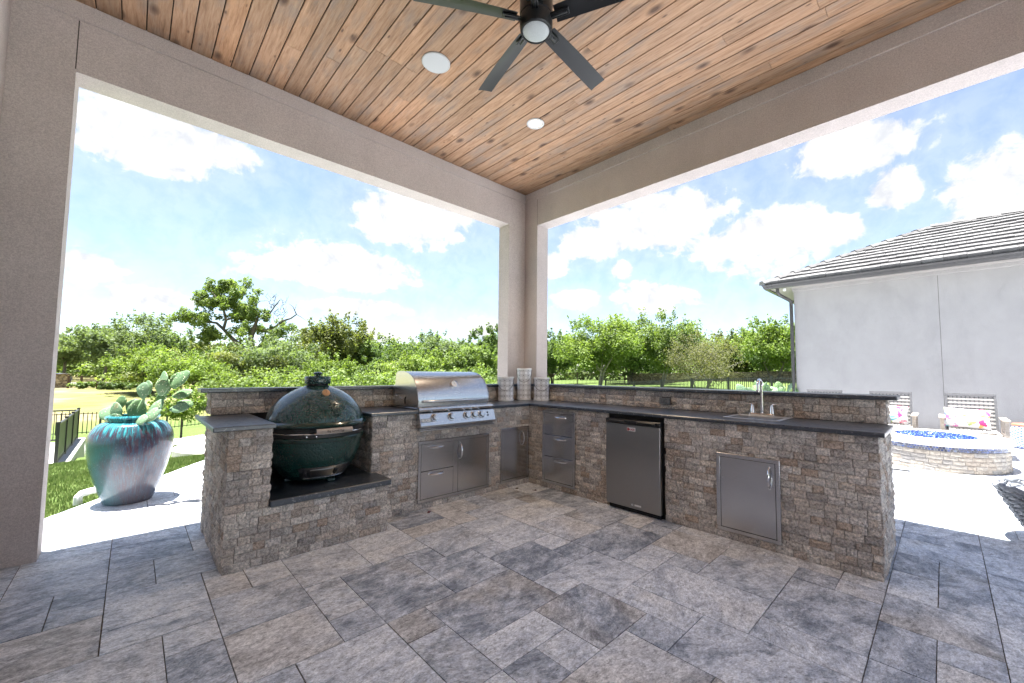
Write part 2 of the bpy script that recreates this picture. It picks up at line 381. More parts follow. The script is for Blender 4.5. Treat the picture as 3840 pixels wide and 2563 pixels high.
def f_lantern(nt, b):
    uv = nd(nt, 'TexCoord').outputs['UV']; s = nd(nt, 'SeparateXYZ', {0: uv})
    def cell(x, y, ox, oy):
        u = math_(nt, 'SUBTRACT', math_(nt, 'FRACT', math_(nt, 'ADD', x, ox)), .5); v = math_(nt, 'SUBTRACT', math_(nt, 'FRACT', math_(nt, 'ADD', y, oy)), .5)
        return u, v
    X = math_(nt, 'MULTIPLY', s.outputs[0], 9.0); Y = math_(nt, 'MULTIPLY', s.outputs[1], 15.5)
    def dist(u, v): return math_(nt, 'SQRT', math_(nt, 'ADD', math_(nt, 'MULTIPLY', u, u), math_(nt, 'MULTIPLY', v, v)))
    u, v = cell(X, Y, 0, 0)
    ring = math_(nt, 'ABSOLUTE', math_(nt, 'SUBTRACT', dist(u, v), .40))
    line = ramp(nt, ring, [(.02, 1), (.045, 0)])
    u2, v2 = cell(X, Y, .5, .5)
    au = math_(nt, 'ABSOLUTE', u2); av = math_(nt, 'ABSOLUTE', v2)
    star = math_(nt, 'MULTIPLY', au, av)
    cut = math_(nt, 'MULTIPLY', ramp(nt, star, [(.0045, 1), (.008, 0)]), ramp(nt, math_(nt, 'MAXIMUM', au, av), [(.20, 1), (.24, 0)]))
    inb = nd(nt, 'Attribute', attribute_name='rnd').outputs['Fac']
    chips = ramp(nt, noise(nt, pos(nt), 55, 4, .65), [(.66, 0), (.70, 1)])
    k = math_(nt, 'MAXIMUM', math_(nt, 'MAXIMUM', line, cut), chips)
    sh = mixc(nt, noise(nt, pos(nt), 14, 3), (.80, .80, .82), (.92, .92, .93))
    c = mixc(nt, math_(nt, 'MULTIPLY', k, .85), sh, (.075, .065, .06))
    setc(nt, b, c); bump(nt, b, math_(nt, 'SUBTRACT', 1.0, k), .002, .8)
mat('lantern_cut', f_lantern, rough=.5)
def f_lanternrim(nt, b):
    ch = ramp(nt, noise(nt, pos(nt), 48, 4, .65), [(.62, 0), (.66, 1)])
    setc(nt, b, mixc(nt, ch, (.76, .76, .76), (.13, .10, .09)))
mat('lantern_rim', f_lanternrim, rough=.45)
mat('wire', base=(.05, .045, .04), rough=.5, metal=.6)
def f_pot(nt, b):
    p = nd(nt, 'TexCoord').outputs['Object']; s = nd(nt, 'SeparateXYZ', {0: p}); z = s.outputs[2]
    a = math_(nt, 'ARCTAN2', s.outputs[1], s.outputs[0])
    cyl = nd(nt, 'CombineXYZ', {0: math_(nt, 'MULTIPLY', math_(nt, 'COSINE', a), 3.2), 1: math_(nt, 'MULTIPLY', math_(nt, 'SINE', a), 3.2), 2: math_(nt, 'MULTIPLY', z, 1.1)}).outputs[0]
    dr = noise(nt, cyl, 4.2, 5, .62, .3); dr2 = noise(nt, cyl, 9, 5, .65, .2); big = noise(nt, p, 3.2, 5, .6, .5)
    c = ramp(nt, dr2, [(.30, (.022, .026, .055)), (.45, (.060, .034, .045)), (.56, (.028, .055, .085)), (.70, (.10, .09, .105))])
    teal = ramp(nt, dr, [(.36, (.012, .06, .085)), (.50, (.02, .15, .18)), (.60, (.06, .33, .36)), (.72, (.20, .48, .52))])
    edge = math_(nt, 'ADD', z, math_(nt, 'MULTIPLY', math_(nt, 'SUBTRACT', dr2, .5), .75))
    c = mixc(nt, ramp(nt, edge, [(.66, 0), (.76, 1)]), c, teal)
    c = mixc(nt, ramp(nt, noise(nt, cyl, 7, 4, .6), [(.60, 0), (.68, .85)]), c, (.055, .022, .018))
    # glaze runs to teal round the side; pale grey is the paving's reflection painted in
    lob = math_(nt, 'ADD', math_(nt, 'COSINE', math_(nt, 'SUBTRACT', a, 3.5)), math_(nt, 'MULTIPLY', math_(nt, 'SUBTRACT', big, .5), 1.6))
    c = mixc(nt, math_(nt, 'MULTIPLY', ramp(nt, lob, [(.45, 0), (.9, .8)]), ramp(nt, z, [(.55, 1), (.66, 0)])), c, (.014, .09, .10))
    refl_lob = math_(nt, 'ADD', math_(nt, 'COSINE', math_(nt, 'SUBTRACT', a, 4.6)), math_(nt, 'MULTIPLY', math_(nt, 'SUBTRACT', big, .5), 1.2))
    c = mixc(nt, math_(nt, 'MULTIPLY', ramp(nt, refl_lob, [(.3, 0), (.8, .22)]), ramp(nt, math_(nt, 'ADD', z, math_(nt, 'MULTIPLY', big, .3)), [(.46, 1), (.58, 0)])), c, (.22, .215, .23))
    c = mixc(nt, ramp(nt, noise(nt, p, 160, 2), [(.66, 0), (.74, .35)]), c, (.5, .55, .56))
    setc(nt, b, c); bump(nt, b, math_(nt, 'ADD', noise(nt, p, 50, 3), dr2), .004, .35)
mat('pot_glaze', f_pot, rough=.12, spec=.35, ior=1.5, coat=.12, coatr=.05)
mat('soil', base=(.05, .035, .025), rough=.95)
def f_cactus(nt, b):
    q, r = offpos(nt, 6); n = noise(nt, q, 9, 4, .6)
    c = ramp(nt, n, [(.3, (.075, .15, .06)), (.7, (.16, .26, .10))])
    c = mixc(nt, ramp(nt, r, [(.2, 0), (1, .7)]), c, (.19, .29, .20))
    c = mixc(nt, ramp(nt, noise(nt, q, 5, 5, .65), [(.60, 0), (.70, .75)]), c, (.27, .22, .11))
    d = voro(nt, q, 46, randomness=None) if False else voro(nt, q, 46)
    c = mixc(nt, ramp(nt, d, [(.16, .95), (.24, 0)]), c, (.62, .60, .42))
    setc(nt, b, c); bump(nt, b, math_(nt, 'ADD', noise(nt, q, 70, 3), ramp(nt, d, [(.1, 1.5), (.26, 0)])), .004, .6)
mat('cactus', f_cactus, rough=.55, spec=.3)
def f_leaf(c1, c2, c3):
    def f(nt, b):
        a = nd(nt, 'Attribute', attribute_name='rnd').outputs['Fac']
        c = ramp(nt, a, [(0, c1), (.5, c2), (1, c3)])
        n = noise(nt, pos(nt), .35, 3, .6)
        c = mixc(nt, 1.0, c, ramp(nt, n, [(.3, .75), (.7, 1.2)]), 'MULTIPLY')
        setc(nt, b, c)
        tr = nd(nt, 'BsdfTranslucent', {'Color': mixc(nt, 1.0, c, (1.5, 1.6, .6), 'MULTIPLY')})
        mx = nd(nt, 'MixShader', {0: .38, 1: b.outputs[0], 2: tr.outputs[0]})
        nt.links.new(mx.outputs[0], nt.nodes['Material Output'].inputs[0])
    return f
mat('leaf_bright', f_leaf((.095, .14, .032), (.145, .205, .05), (.23, .285, .085)), rough=.6, spec=.25)
mat('leaf_mid', f_leaf((.08, .12, .038), (.14, .195, .06), (.22, .275, .095)), rough=.6, spec=.25)
mat('leaf_dark', f_leaf((.055, .09, .032), (.095, .145, .05), (.155, .205, .075)), rough=.6, spec=.25)
mat('leaf_grey', f_leaf((.095, .13, .068), (.14, .185, .095), (.205, .245, .135)), rough=.65, spec=.2)
mat('leaf_olive', f_leaf((.080, .098, .030), (.135, .155, .048), (.20, .215, .08)), rough=.6, spec=.25)
mat('leaf_brown', f_leaf((.10, .095, .06), (.135, .14, .075), (.19, .18, .11)), rough=.7, spec=.2)
mat('flower', base=(.50, .11, .13), rough=.6)
def f_bark(nt, b):
    n = noise(nt, mapv(nt, pos(nt), (4, 4, 1)), 5, 5, .65); setc(nt, b, ramp(nt, n, [(.3, (.06, .048, .04)), (.7, (.17, .145, .125))]))
mat('bark', f_bark, rough=.9)
mat('bark_pale', lambda nt, b: setc(nt, b, ramp(nt, noise(nt, mapv(nt, pos(nt), (4, 4, 1)), 5, 5), [(.3, (.17, .15, .13)), (.7, (.36, .33, .30))])), rough=.9)
def f_ground(nt, b):
    p = pos(nt); a = noise(nt, p, .16, 5, .6); n = noise(nt, p, 5.0, 5, .7); f = noise(nt, p, 60, 3, .7)
    s = nd(nt, 'SeparateXYZ', {0: p})
    dry = math_(nt, 'MULTIPLY', nd(nt, 'MapRange', {0: s.outputs[1], 1: 26, 2: 31, 3: 0.0, 4: 1.0}).outputs[0], nd(nt, 'MapRange', {0: s.outputs[0], 1: 22, 2: 8, 3: 0.0, 4: 1.0}).outputs[0])
    g = ramp(nt, n, [(.3, (.085, .13, .034)), (.7, (.135, .185, .055))])
    d = ramp(nt, a, [(.38, (.14, .165, .045)), (.5, (.19, .185, .07)), (.60, (.27, .225, .12))])
    c = mixc(nt, dry, g, d)
    setc(nt, b, mixc(nt, 1.0, c, ramp(nt, f, [(.3, .7), (.7, 1.2)]), 'MULTIPLY')); bump(nt, b, math_(nt, 'ADD', f, n), .05, .7)
mat('ground', f_ground, rough=.95, spec=.1)
def f_grass(nt, b):
    a = nd(nt, 'Attribute', attribute_name='rnd').outputs['Fac']; c = ramp(nt, a, [(0, (.085, .14, .03)), (.6, (.14, .205, .05)), (1, (.22, .26, .09))])
    setc(nt, b, c)
    tr = nd(nt, 'BsdfTranslucent', {'Color': c}); mx = nd(nt, 'MixShader', {0: .3, 1: b.outputs[0], 2: tr.outputs[0]})
    nt.links.new(mx.outputs[0], nt.nodes['Material Output'].inputs[0])
mat('grass', f_grass, rough=.6, spec=.2)
mat('concrete', lambda nt, b: (setc(nt, b, ramp(nt, noise(nt, pos(nt), 12, 6, .65), [(.3, (.33, .32, .30)), (.7, (.46, .45, .43))])), bump(nt, b, noise(nt, pos(nt), 60, 4), .004)), rough=.9)
mat('white_pipe', base=(.78, .77, .74), rough=.35)
mat('rock', lambda nt, b: setc(nt, b, mixc(nt, 1.0, ramp(nt, rnd(nt), [(0, (.40, .35, .30)), (.5, (.55, .52, .48)), (1, (.45, .36, .29))]), ramp(nt, noise(nt, pos(nt), 20, 4), [(.3, .7), (.7, 1.15)]), 'MULTIPLY')), rough=.85)
mat('brown_metal', base=(.085, .040, .026), rough=.6)
mat('rail_mesh', base=(.03, .04, .038), rough=.5)
def f_rooftile(nt, b):
    p, r = offpos(nt, 20); n = noise(nt, p, 9, 5, .65); st = noise(nt, mapv(nt, p, (6, 30, 6)), 2, 3)
    c = mixc(nt, 1.0, ramp(nt, r, [(0, (.105, .10, .10)), (.5, (.135, .13, .13)), (1, (.165, .16, .158))]), ramp(nt, n, [(.3, .8), (.7, 1.12)]), 'MULTIPLY')
    setc(nt, b, mixc(nt, 1.0, c, ramp(nt, st, [(.3, .93), (.7, 1.05)]), 'MULTIPLY')); bump(nt, b, n, .004)
mat('roof_tile', f_rooftile, rough=.85)
mat('gutter', lambda nt, b: setr(nt, b, ramp(nt, noise(nt, pos(nt), 9, 3), [(.3, .34), (.7, .46)])), base=(.045, .042, .042), spec=.5)
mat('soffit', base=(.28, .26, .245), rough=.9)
def f_stonewall(nt, b):
    p = mapv(nt, pos(nt), (1, 1, 1.9)); e = voro(nt, p, 2.3, 'Distance', feature='DISTANCE_TO_EDGE'); col = voro(nt, p, 2.3, 'Color')
    s = nd(nt, 'SeparateXYZ', {0: col}).outputs[0]
    c = ramp(nt, s, [(0, (.20, .15, .10)), (.5, (.32, .25, .17)), (1, (.40, .33, .24))])
    c = mixc(nt, ramp(nt, e, [(.02, 1), (.07, 0)]), c, (.09, .07, .05))
    setc(nt, b, mixc(nt, 1.0, c, ramp(nt, noise(nt, pos(nt), 4, 4), [(.3, .7), (.7, 1.2)]), 'MULTIPLY'))
    bump(nt, b, ramp(nt, e, [(0, 0), (.12, 1)]), .06)
mat('stone_wall', f_stonewall, rough=.95)
mat('glass_blue', lambda nt, b: setc(nt, b, ramp(nt, rnd(nt), [(0, (.003, .012, .10)), (.6, (.008, .032, .21)), (.85, (.05, .12, .36)), (1, (.4, .5, .7))])), rough=.06, spec=.9, coat=.6)
mat('cap_stone', lambda nt, b: setc(nt, b, ramp(nt, noise(nt, pos(nt), 7, 5), [(.3, (.52, .48, .42)), (.7, (.66, .62, .55))])), rough=.7)
mat('mosaic', lambda nt, b: setc(nt, b, ramp(nt, rnd(nt), [(0, (.008, .010, .03)), (.35, (.02, .035, .12)), (.6, (.05, .08, .22)), (.8, (.055, .045, .045)), (1, (.16, .20, .30))])), rough=.12, spec=.8)
def f_wicker(c1, c2, sc):
    def f(nt, b):
        n = noise(nt, pos(nt), 30, 3); setc(nt, b, mixc(nt, n, c1, c2))
    return f
mat('wicker', f_wicker((.22, .21, .20), (.33, .315, .295), 1), rough=.8)
mat('wicker_dark', f_wicker((.055, .055, .06), (.11, .11, .115), 1), rough=.7)
mat('weathered_wood', lambda nt, b: setc(nt, b, ramp(nt, noise(nt, mapv(nt, pos(nt), (4, 4, 30)), 6, 4), [(.3, (.26, .22, .185)), (.7, (.44, .39, .34))])), rough=.85)
def f_floral(nt, b):
    p, r = offpos(nt, 9); q = voro(nt, p, 11, 'Color'); s = nd(nt, 'SeparateXYZ', {0: q}).outputs[0]; m = noise(nt, p, 9, 4, .6, 1.2)
    col = ramp(nt, s, [(0, (.75, .75, .75)), (.30, (.70, .04, .16)), (.42, (.62, .10, .42)), (.52, (.75, .75, .75)), (.62, (.05, .13, .55)), (.70, (.12, .40, .46)), (.78, (.80, .42, .12)), (.86, (.78, .74, .74)), (.93, (.34, .50, .13)), (1, (.75, .05, .2))], 'CONSTANT')
    setc(nt, b, mixc(nt, ramp(nt, m, [(.42, 0), (.54, 1)]), (.78, .77, .77), col))
mat('floral', f_floral, rough=.9)
def f_stool(nt, b):
    uv = nd(nt, 'TexCoord').outputs['UV']; s = nd(nt, 'SeparateXYZ', {0: uv})
    x = math_(nt, 'MULTIPLY', s.outputs[0], 16); y = math_(nt, 'MULTIPLY', s.outputs[1], 22)
    a = math_(nt, 'ABSOLUTE', math_(nt, 'SUBTRACT', math_(nt, 'FRACT', math_(nt, 'ADD', x, y)), .5)); c = math_(nt, 'ABSOLUTE', math_(nt, 'SUBTRACT', math_(nt, 'FRACT', math_(nt, 'SUBTRACT', x, y)), .5))
    k = ramp(nt, math_(nt, 'MINIMUM', a, c), [(.10, 1), (.14, 0)])
    setc(nt, b, mixc(nt, k, (.045, .10, .33), (.74, .75, .77)))
mat('stool_glaze', f_stool, rough=.2, coat=.5)
mat('terracotta', base=(.38, .14, .075), rough=.5)
mat('rope', lambda nt, b: (setc(nt, b, ramp(nt, noise(nt, pos(nt), 60, 4), [(.3, (.19, .20, .22)), (.7, (.31, .325, .35))])), bump(nt, b, noise(nt, pos(nt), 180, 3), .002)), rough=.8)
mat('car_blue', base=(.03, .06, .16), rough=.25, coat=.8)
mat('car_glass', base=(.02, .025, .03), rough=.08)
mat('tyre', base=(.015, .015, .015), rough=.8)
mat('tail_red', base=(.35, .02, .02), rough=.3)
mat('badge_red', base=(.42, .03, .03), rough=.4)
mat('badge_white', base=(.75, .74, .73), rough=.4)
mat('badge_dark', base=(.05, .05, .055), rough=.4)
mat('egg_letter', base=(.05, .085, .08), rough=.25, coat=.4)
mat('burnt', base=(.06, .04, .03), rough=.8)
mat('outlet_grey', base=(.16, .165, .17), rough=.5, metal=.3)
mat('fallen_leaf', base=(.20, .02, .02), rough=.7)
mat('dark_leaf', base=(.07, .035, .02), rough=.8)
mat('asphalt', base=(.20, .20, .195), rough=.9)
# ================================================================== SETTING
KX, KY, H, HB, T, LC = .663, .786, 3.886, 3.375, .217, 3.7775
CTRL = [(0, 0, -.07), (6, -3, -.07), (9, -3, -.07), (9, 1, -.06), (-3, 1, -.07), (-3.9, 2.2, -.05), (-2.7, 3.9, -.06), (-4.2, 3, -.07), (3, 4, -.07), (8, 5, -.10), (0, -10, -.1), (20, -10, -.1), (-10, -5, -.2), (-10, 2, -.4),
        (-1.8, 7.5, -.28), (-2.2, 10, -.55), (-4.0, 7, -.5), (-3.9, 11, -1.15), (-4.2, 16, -1.6), (-9, 13, -1.3), (-5.1, 25, -1.85), (-4.3, 24, -1.75), (3, 24, -1.5), (-14, 25, -1.9), (-7.8, 70, -1.08), (-3.5, 66, -1.16), (10, 66, -.8), (-25, 72, -1.2), (-6, 45, -1.55), (8, 40, -1.3),
        (23.4, 12.6, -.5), (20.4, 7, -.2), (17.6, 2, -.02), (14, 8, -.2), (42.6, 24.7, .03), (48.8, 15.8, .5), (52.7, 9.2, .6), (34, 13, .1), (100, 100, .6), (0, 150, -.8), (150, 0, 1.5), (-80, 80, -1.5), (80, -60, .5), (-60, -60, -.5), (30, 40, -.7)]
_ca = np.array(CTRL)
def gz(x, y):
    d2 = (_ca[:, 0]-x)**2+(_ca[:, 1]-y)**2+.3
    w = 1/d2**1.6
    return float((w*_ca[:, 2]).sum()/w.sum())
gx = np.concatenate([np.linspace(-320, -30, 14)[:-1], np.arange(-30, 60, 1.0), np.linspace(60, 420, 22)])
gy = np.concatenate([np.linspace(-120, -12, 10)[:-1], np.arange(-12, 80, 1.0), np.linspace(80, 460, 22)])
V = np.array([(x, y, gz(x, y)) for y in gy for x in gx]); nx = len(gx)
F = np.array([(j*nx+i, j*nx+i+1, (j+1)*nx+i+1, (j+1)*nx+i) for j in range(len(gy)-1) for i in range(nx-1)])
# keep the lawn sheet out from under the paving
keep = ~((V[F].mean(1)[:, 0] > -3.0) & (V[F].mean(1)[:, 0] < 8.4) & (V[F].mean(1)[:, 1] > -15) & (V[F].mean(1)[:, 1] < .5))
obj('ground', np_mesh('ground', V, F[keep], True), 'ground', kind='structure')

# ---- travertine paving in a random ashlar of 8 inch modules
XI = np.array([-3.843-.41*3, -3.843, -3.638, -3.432, -3.222, -3.015, -2.816, -2.606, -2.40, -2.188, -1.985, -1.776, -1.566, -1.360, -1.155, -.94, -.737, -.535, -.333, -.142, .065, .27, .461, .657, .852, 1.05, 1.246])
XN = np.array([-8, -2, -1, 0, 1, 2, 3, 4, 5, 6, 7, 8, 9, 10, 11, 12, 13, 14, 15, 16, 17, 18, 19, 20, 21, 22, 23])
def LX(i): return float(np.interp(i, XN, XI)) if i <= 23 else 1.246+(i-23)*.205
def LY(j): return .093-.215*j
SEED = [(4, 1, 2, 3), (4, 4, 1, 2), (5, 4, 2, 3), (7, 4, 1, 1), (7, 5, 2, 2), (6, 3, 2, 1), (6, 1, 2, 2), (8, 3, 2, 2), (9, 5, 1, 1), (9, 6, 2, 2), (11, 7, 1, 1), (9, 8, 1, 1), (10, 8, 2, 2), (6, 7, 3, 2), (5, 7, 1, 1), (6, 9, 2, 1),
        (8, 9, 2, 2), (7, 10, 1, 1), (9, 11, 1, 1), (10, 10, 1, 2), (11, 10, 2, 3), (12, 7, 3, 2), (12, 9, 2, 1), (14, 9, 2, 2), (13, 10, 1, 1), (15, 8, 1, 1), (3, 7, 2, 3), (4, 6, 1, 1), (2, 5, 2, 2), (4, 10, 2, 2),
        (6, 11, 3, 2), (4, 12, 2, 1), (9, 12, 2, 3), (7, 13, 2, 2), (12, 13, 3, 2), (15, 14, 1, 1), (16, 14, 1, 1), (14, 15, 2, 2), (12, 15, 2, 1), (13, 16, 1, 1), (12, 16, 1, 1), (16, 15, 2, 1), (16, 16, 3, 1), (18, 15, 2, 1), (19, 16, 1, 1), (20, 15, 2, 2), (22, 15, 1, 2), (14, 17, 2, 2), (16, 17, 3, 2), (19, 17, 1, 1), (20, 17, 2, 2),
        (-2, -2, 2, 2), (-1, 0, 1, 1), (-1, 1, 1, 1), (-3, 0, 2, 2), (-3, 2, 3, 2), (-2, -3, 2, 1), (0, -3, 2, 2), (0, -1, 1, 2), (1, -1, 2, 2), (0, 1, 2, 2), (0, 3, 2, 1), (-2, 4, 3, 2), (1, 4, 1, 1), (1, 5, 1, 2), (2, 3, 2, 2), (2, 1, 1, 2), (0, -6, 2, 3), (2, -4, 1, 2), (-2, -6, 2, 3),
        (9, 3, 0, 0), (10, 3, 2, 3), (11, 6, 1, 1), (12, 5, 2, 2), (12, 3, 3, 2), (14, 5, 2, 2), (15, 7, 2, 1)]
rg = random.Random(7)
occ = {}; TILES = []
def can(i, j, w, h): return all((i+a, j+b_) not in occ for a in range(w) for b_ in range(h))
def put(i, j, w, h):
    for a in range(w):
        for b_ in range(h): occ[(i+a, j+b_)] = 1
    TILES.append((i, j, w, h))
for t in SEED:
    if t[2] and can(*t): put(*t)
I0, I1, J0, J1 = -7, 61, -22, 74
for j in range(J0, J1):
    for i in range(I0, I1):
        if (i, j) in occ: continue
        opts = [(2, 2), (3, 2), (2, 3), (2, 1), (1, 2), (1, 1)]; wts = [.34, .17, .17, .12, .12, .08]
        for _ in range(8):
            w, h = rg.choices(opts, wts)[0]
            if can(i, j, w, h): break
        else: w, h = 1, 1
        put(i, j, w, h)
EA, EB = Vector((-3.866, 1.93)), Vector((-2.70, 3.75))
def clip(poly):
    n = Vector((EB.y-EA.y, -(EB.x-EA.x)))  # inside: right-hand side (towards +x,-y)
    out = []
    for k in range(len(poly)):
        a, b_ = Vector(poly[k]), Vector(poly[(k+1) % len(poly)])
        da, db = (a-EA).dot(n), (b_-EA).dot(n)
        if da >= 0: out.append(tuple(a))
        if da*db < 0: q = a+(b_-a)*(da/(da-db)); out.append(tuple(q))
    return out
def clipslab(poly): return clip(poly)
floor = obj('patio_floor', MB().flat(clipslab([(-4.9, -16), (9.19, -16), (9.19, 4.8), (-4.9, 4.8)]), -.16, -.007).mesh('patio_floor'), 'grout', kind='structure')  # paving south of the porch is unseen, added to bounce sunlight under the roof
cand = []
for (i, j, w, h) in TILES:
    x0, x1, y0, y1 = LX(i), LX(i+w), LY(j+h), LY(j)
    if x1 > 9.19 or x0 < -4.85 or y0 < -15.9 or y1 > 4.75: continue
    g = .0015+rg.random()*.0016
    poly = [(x0+g, y0+g), (x1-g, y0+g), (x1-g, y1-g), (x0+g, y1-g)]
    q = clip(poly)
    if len(q) < 3: continue
    P = project(((x0+x1)/2, (y0+y1)/2, 0)); vis = 0
    if P and -250 < P[0] < 4100 and 1300 < P[1] < 2800:
        inside = x0 < .02 and y1 < .12 and not (x0 < -1.8 and y0 > -.2 and x1 > -2.95)
        if inside or P[0] < 790 or P[0] > 3290: vis = w*h/P[2]**2
    cand.append((vis, x0+g, x1-g, y0+g, y1-g, q if len(q) != 4 or q != poly else None))
cand.sort(key=lambda c: -c[0])
unit = MB().box(0, 1, 0, 1, -.008, 0).mesh('tile')
rest = MB(); rattr = []
nt_ = 0
for c in cand:
    vis, x0, x1, y0, y1, q = c
    dz = rg.uniform(-.0008, .0008)
    if vis > 0 and nt_ < 298:
        nt_ += 1
        if q is None: obj('tile', unit, 'tile', floor, loc=(x0, y0, dz), scale=(x1-x0, y1-y0, 1))
        else: obj('tile', MB().flat([(a-x0, b_-y0) for a, b_ in q], -.006, 0).mesh('tile'), 'tile', floor, loc=(x0, y0, dz))
    else:
        k0 = len(rest.f); rest.flat(q or [(x0, y0), (x1, y0), (x1, y1), (x0, y1)], -.006, dz); rattr += [rg.random()]*(len(rest.f)-k0)
me = rest.mesh('paving'); a = me.attributes.new('rnd', 'FLOAT', 'FACE'); a.data.foreach_set('value', rattr)
obj('paving_tiles', me, 'tile', floor, kind='stuff')

# ---- covered porch
porch = thing('covered_porch', 'beige stucco porch with deep beams and square columns over the outdoor kitchen', 'porch')
MB().flat([(.348, KY), (KX, KY), (KX, .535), (KX+T, .535), (KX+T, KY+T), (.348, KY+T)], -.05, HB).build('column', 'stucco', porch)
MB().flat([(-4.4, KY), (-LC, KY), (-LC, KY+T), (-4.4, KY+T)], -.05, HB).build('column', 'stucco', porch)
bn = bx(-4.4, KX+T, KY, KY+T, HB, 4.0).build('beam', 'stucco', porch)
be = bx(KX, KX+T, -5.0, KY, HB, 4.0).build('beam', 'stucco', porch)
bx(-4.08, KX, KY-.014, KY-.001, 3.757, H).build('trim_band', 'stucco', bn, bev=.005)
bx(KX-.014, KX-.001, -5.0, KY-.015, 3.757, H).build('trim_band', 'stucco', be, bev=.005)
bx(-LC-.006, -LC, KY-.0012, KY, HB+.02, 3.755).build('control_joint', 'dark_joint', bn)
bx(KX-.0012, KX, .537, .541, HB+.0, 3.755).build('control_joint', 'dark_joint', be)
bx(-4.4, -4.08, -16.0, KY-.002, -.05, 4.0).build('house_wall', 'stucco', porch)  # unseen run south of the porch added to keep lawn out of reflections
bx(-4.08, KX-.002, -5.0, -4.75, HB, 4.0).build('beam', 'stucco', porch)
bx(KX, KX+T, -5.3, -5.002, -.05, 4.0).build('column', 'stucco', porch)
bx(-4.7, 1.107, -5.3, 1.47, 4.002, 4.12).build('roof_deck', 'gutter', porch)
bx(-4.7, 1.107, KY+T+.001, 1.47, 3.72, 3.9).build('eave', 'soffit', porch)
bx(KX+T+.001, 1.107, -5.3, KY+T, 3.72, 3.9).build('eave', 'soffit', porch)
ceil = obj('ceiling', bx(-4.08, KX, -4.75, KY, 3.897, 3.99).mesh('ceiling'), 'plank_gap', kind='structure')
rp = random.Random(11); k = -3
pw = .1333
for k in range(-3, 34):
    x0 = -3.704+pw*k+.0035; x1 = x0+pw-.007
    x0, x1 = max(x0, -4.078), min(x1, KX-.001)
    if x1-x0 < .02: continue
    y = KY-.001; cuts = []
    yy = KY-rp.uniform(.4, 3.6)
    while yy > -4.5: cuts.append(yy); yy -= rp.uniform(2.2, 3.8)
    for yc in cuts+[-4.749]:
        MB().box(x0, x1, yc+.0012, y, H+rp.uniform(0, .0012), 3.8965).build('plank', 'plank', ceil, bev=.0022)
        y = yc-.0004
# ---- ceiling fixtures
sp_ = thing('ceiling_speaker', 'white round speaker grille flush in the wood ceiling', 'speaker', (-1.668, -.528, H))
MB().lathe([(.118, -.001), (.118, -.008), (.112, -.011), (.108, -.011)], seg=40, cap0=False, cap1=False).build('rim', 'trim_white', sp_)
MB().lathe([(.1075, -.003), (.1075, -.0105), (.09, -.0125), (.04, -.0145), (.001, -.015)], seg=40, cap0=False).build('grille', 'white_grille', sp_)
dl = thing('recessed_light', 'lit round recessed downlight with white trim in the ceiling', 'light', (-.473, -.534, H))
MB().lathe([(.092, -.001), (.092, -.007), (.078, -.009), (.064, -.005), (.056, .004)], seg=36, cap0=False, cap1=False).build('trim_ring', 'trim_white', dl)
MB().lathe([(.0560, -.0030), (.05, -.0035), (.001, -.004)], seg=30, cap0=False).build('lens', 'lamp_glow', dl)
ls = bpy.data.lights.new('recessed_light_beam', 'SPOT'); ls.energy = 22; ls.color = (1, .8, .58); ls.spot_size = R(110); ls.spot_blend = .6; ls.shadow_soft_size = .06
lo = bpy.data.objects.new('recessed_light_beam', ls); COL.objects.link(lo); lo.parent = dl; lo.location = (0, 0, -.03)
FC = (-1.679, -1.727)
fan = thing('ceiling_fan', 'black five-blade ceiling fan with round frosted light', 'ceiling fan', (FC[0], FC[1], 0))
MB().lathe([(.001, H-.001), (.075, H-.001), (.075, H-.03), (.06, H-.06), (.02, H-.07)], seg=32, cap0=False).build('canopy', 'fan_black', fan)
MB().lathe([(.014, 3.55), (.014, H-.06)], seg=14).build('downrod', 'fan_black', fan)
mo = MB().lathe([(.02, 3.66), (.05, 3.645), (.092, 3.63), (.103, 3.61), (.103, 3.49), (.096, 3.485), (.103, 3.48), (.103, 3.43), (.098, 3.418), (.098, 3.40), (.092, 3.392), (.084, 3.392)], seg=44, cap1=False).build('motor_housing', 'fan_black', fan)
MB().lathe([(.0838, 3.398), (.075, 3.391), (.05, 3.384), (.02, 3.381), (.001, 3.3805)], seg=36, cap0=False).build('light_lens', 'frosted', fan)
for n in range(5):
    a = R(5+72*n); Mz = Matrix.Rotation(a, 4, 'Z')
    Mb = Mz @ Matrix.Translation((0, 0, 3.47)) @ Matrix.Rotation(R(-14), 4, 'X')
    m = MB(); ns = 12; prof = []
    for i in range(ns+1):
        x = .125+(.745-.125)*i/ns; hw = .050+.010*math.sin(min(1, i/ns*1.3)*PI*.5); z = .012*math.sin(i/ns*PI)*.4
        prof.append((x, hw, z))
    base = []
    for (x, hw, z) in prof:
        for (yy, zz) in ((-hw, .0), (-hw*.4, .008), (hw*.4, .008), (hw, -.002), (hw*.4, .003), (-hw*.4, .003)):
            m.v.append(tuple(Mb @ Vector((x, yy, z+zz))))
    for i in range(ns):
        for q in range(6): q2 = (q+1) % 6; m.face((i*6+q, (i+1)*6+q, (i+1)*6+q2, i*6+q2), True)
    m.face([5, 4, 3, 2, 1, 0]); m.face([ns*6+q for q in range(6)])
    bl = m.build('blade', 'fan_black', fan)
    m = MB().box(.085, .215, -.022, .022, -.012, -.003, M=Mb); m.tube([Mb @ Vector((.09, 0, -.010)), Mb @ Vector((.20, 0, -.010))], .010, 8)
    m.build('bracket', 'fan_black', bl, bev=.003)
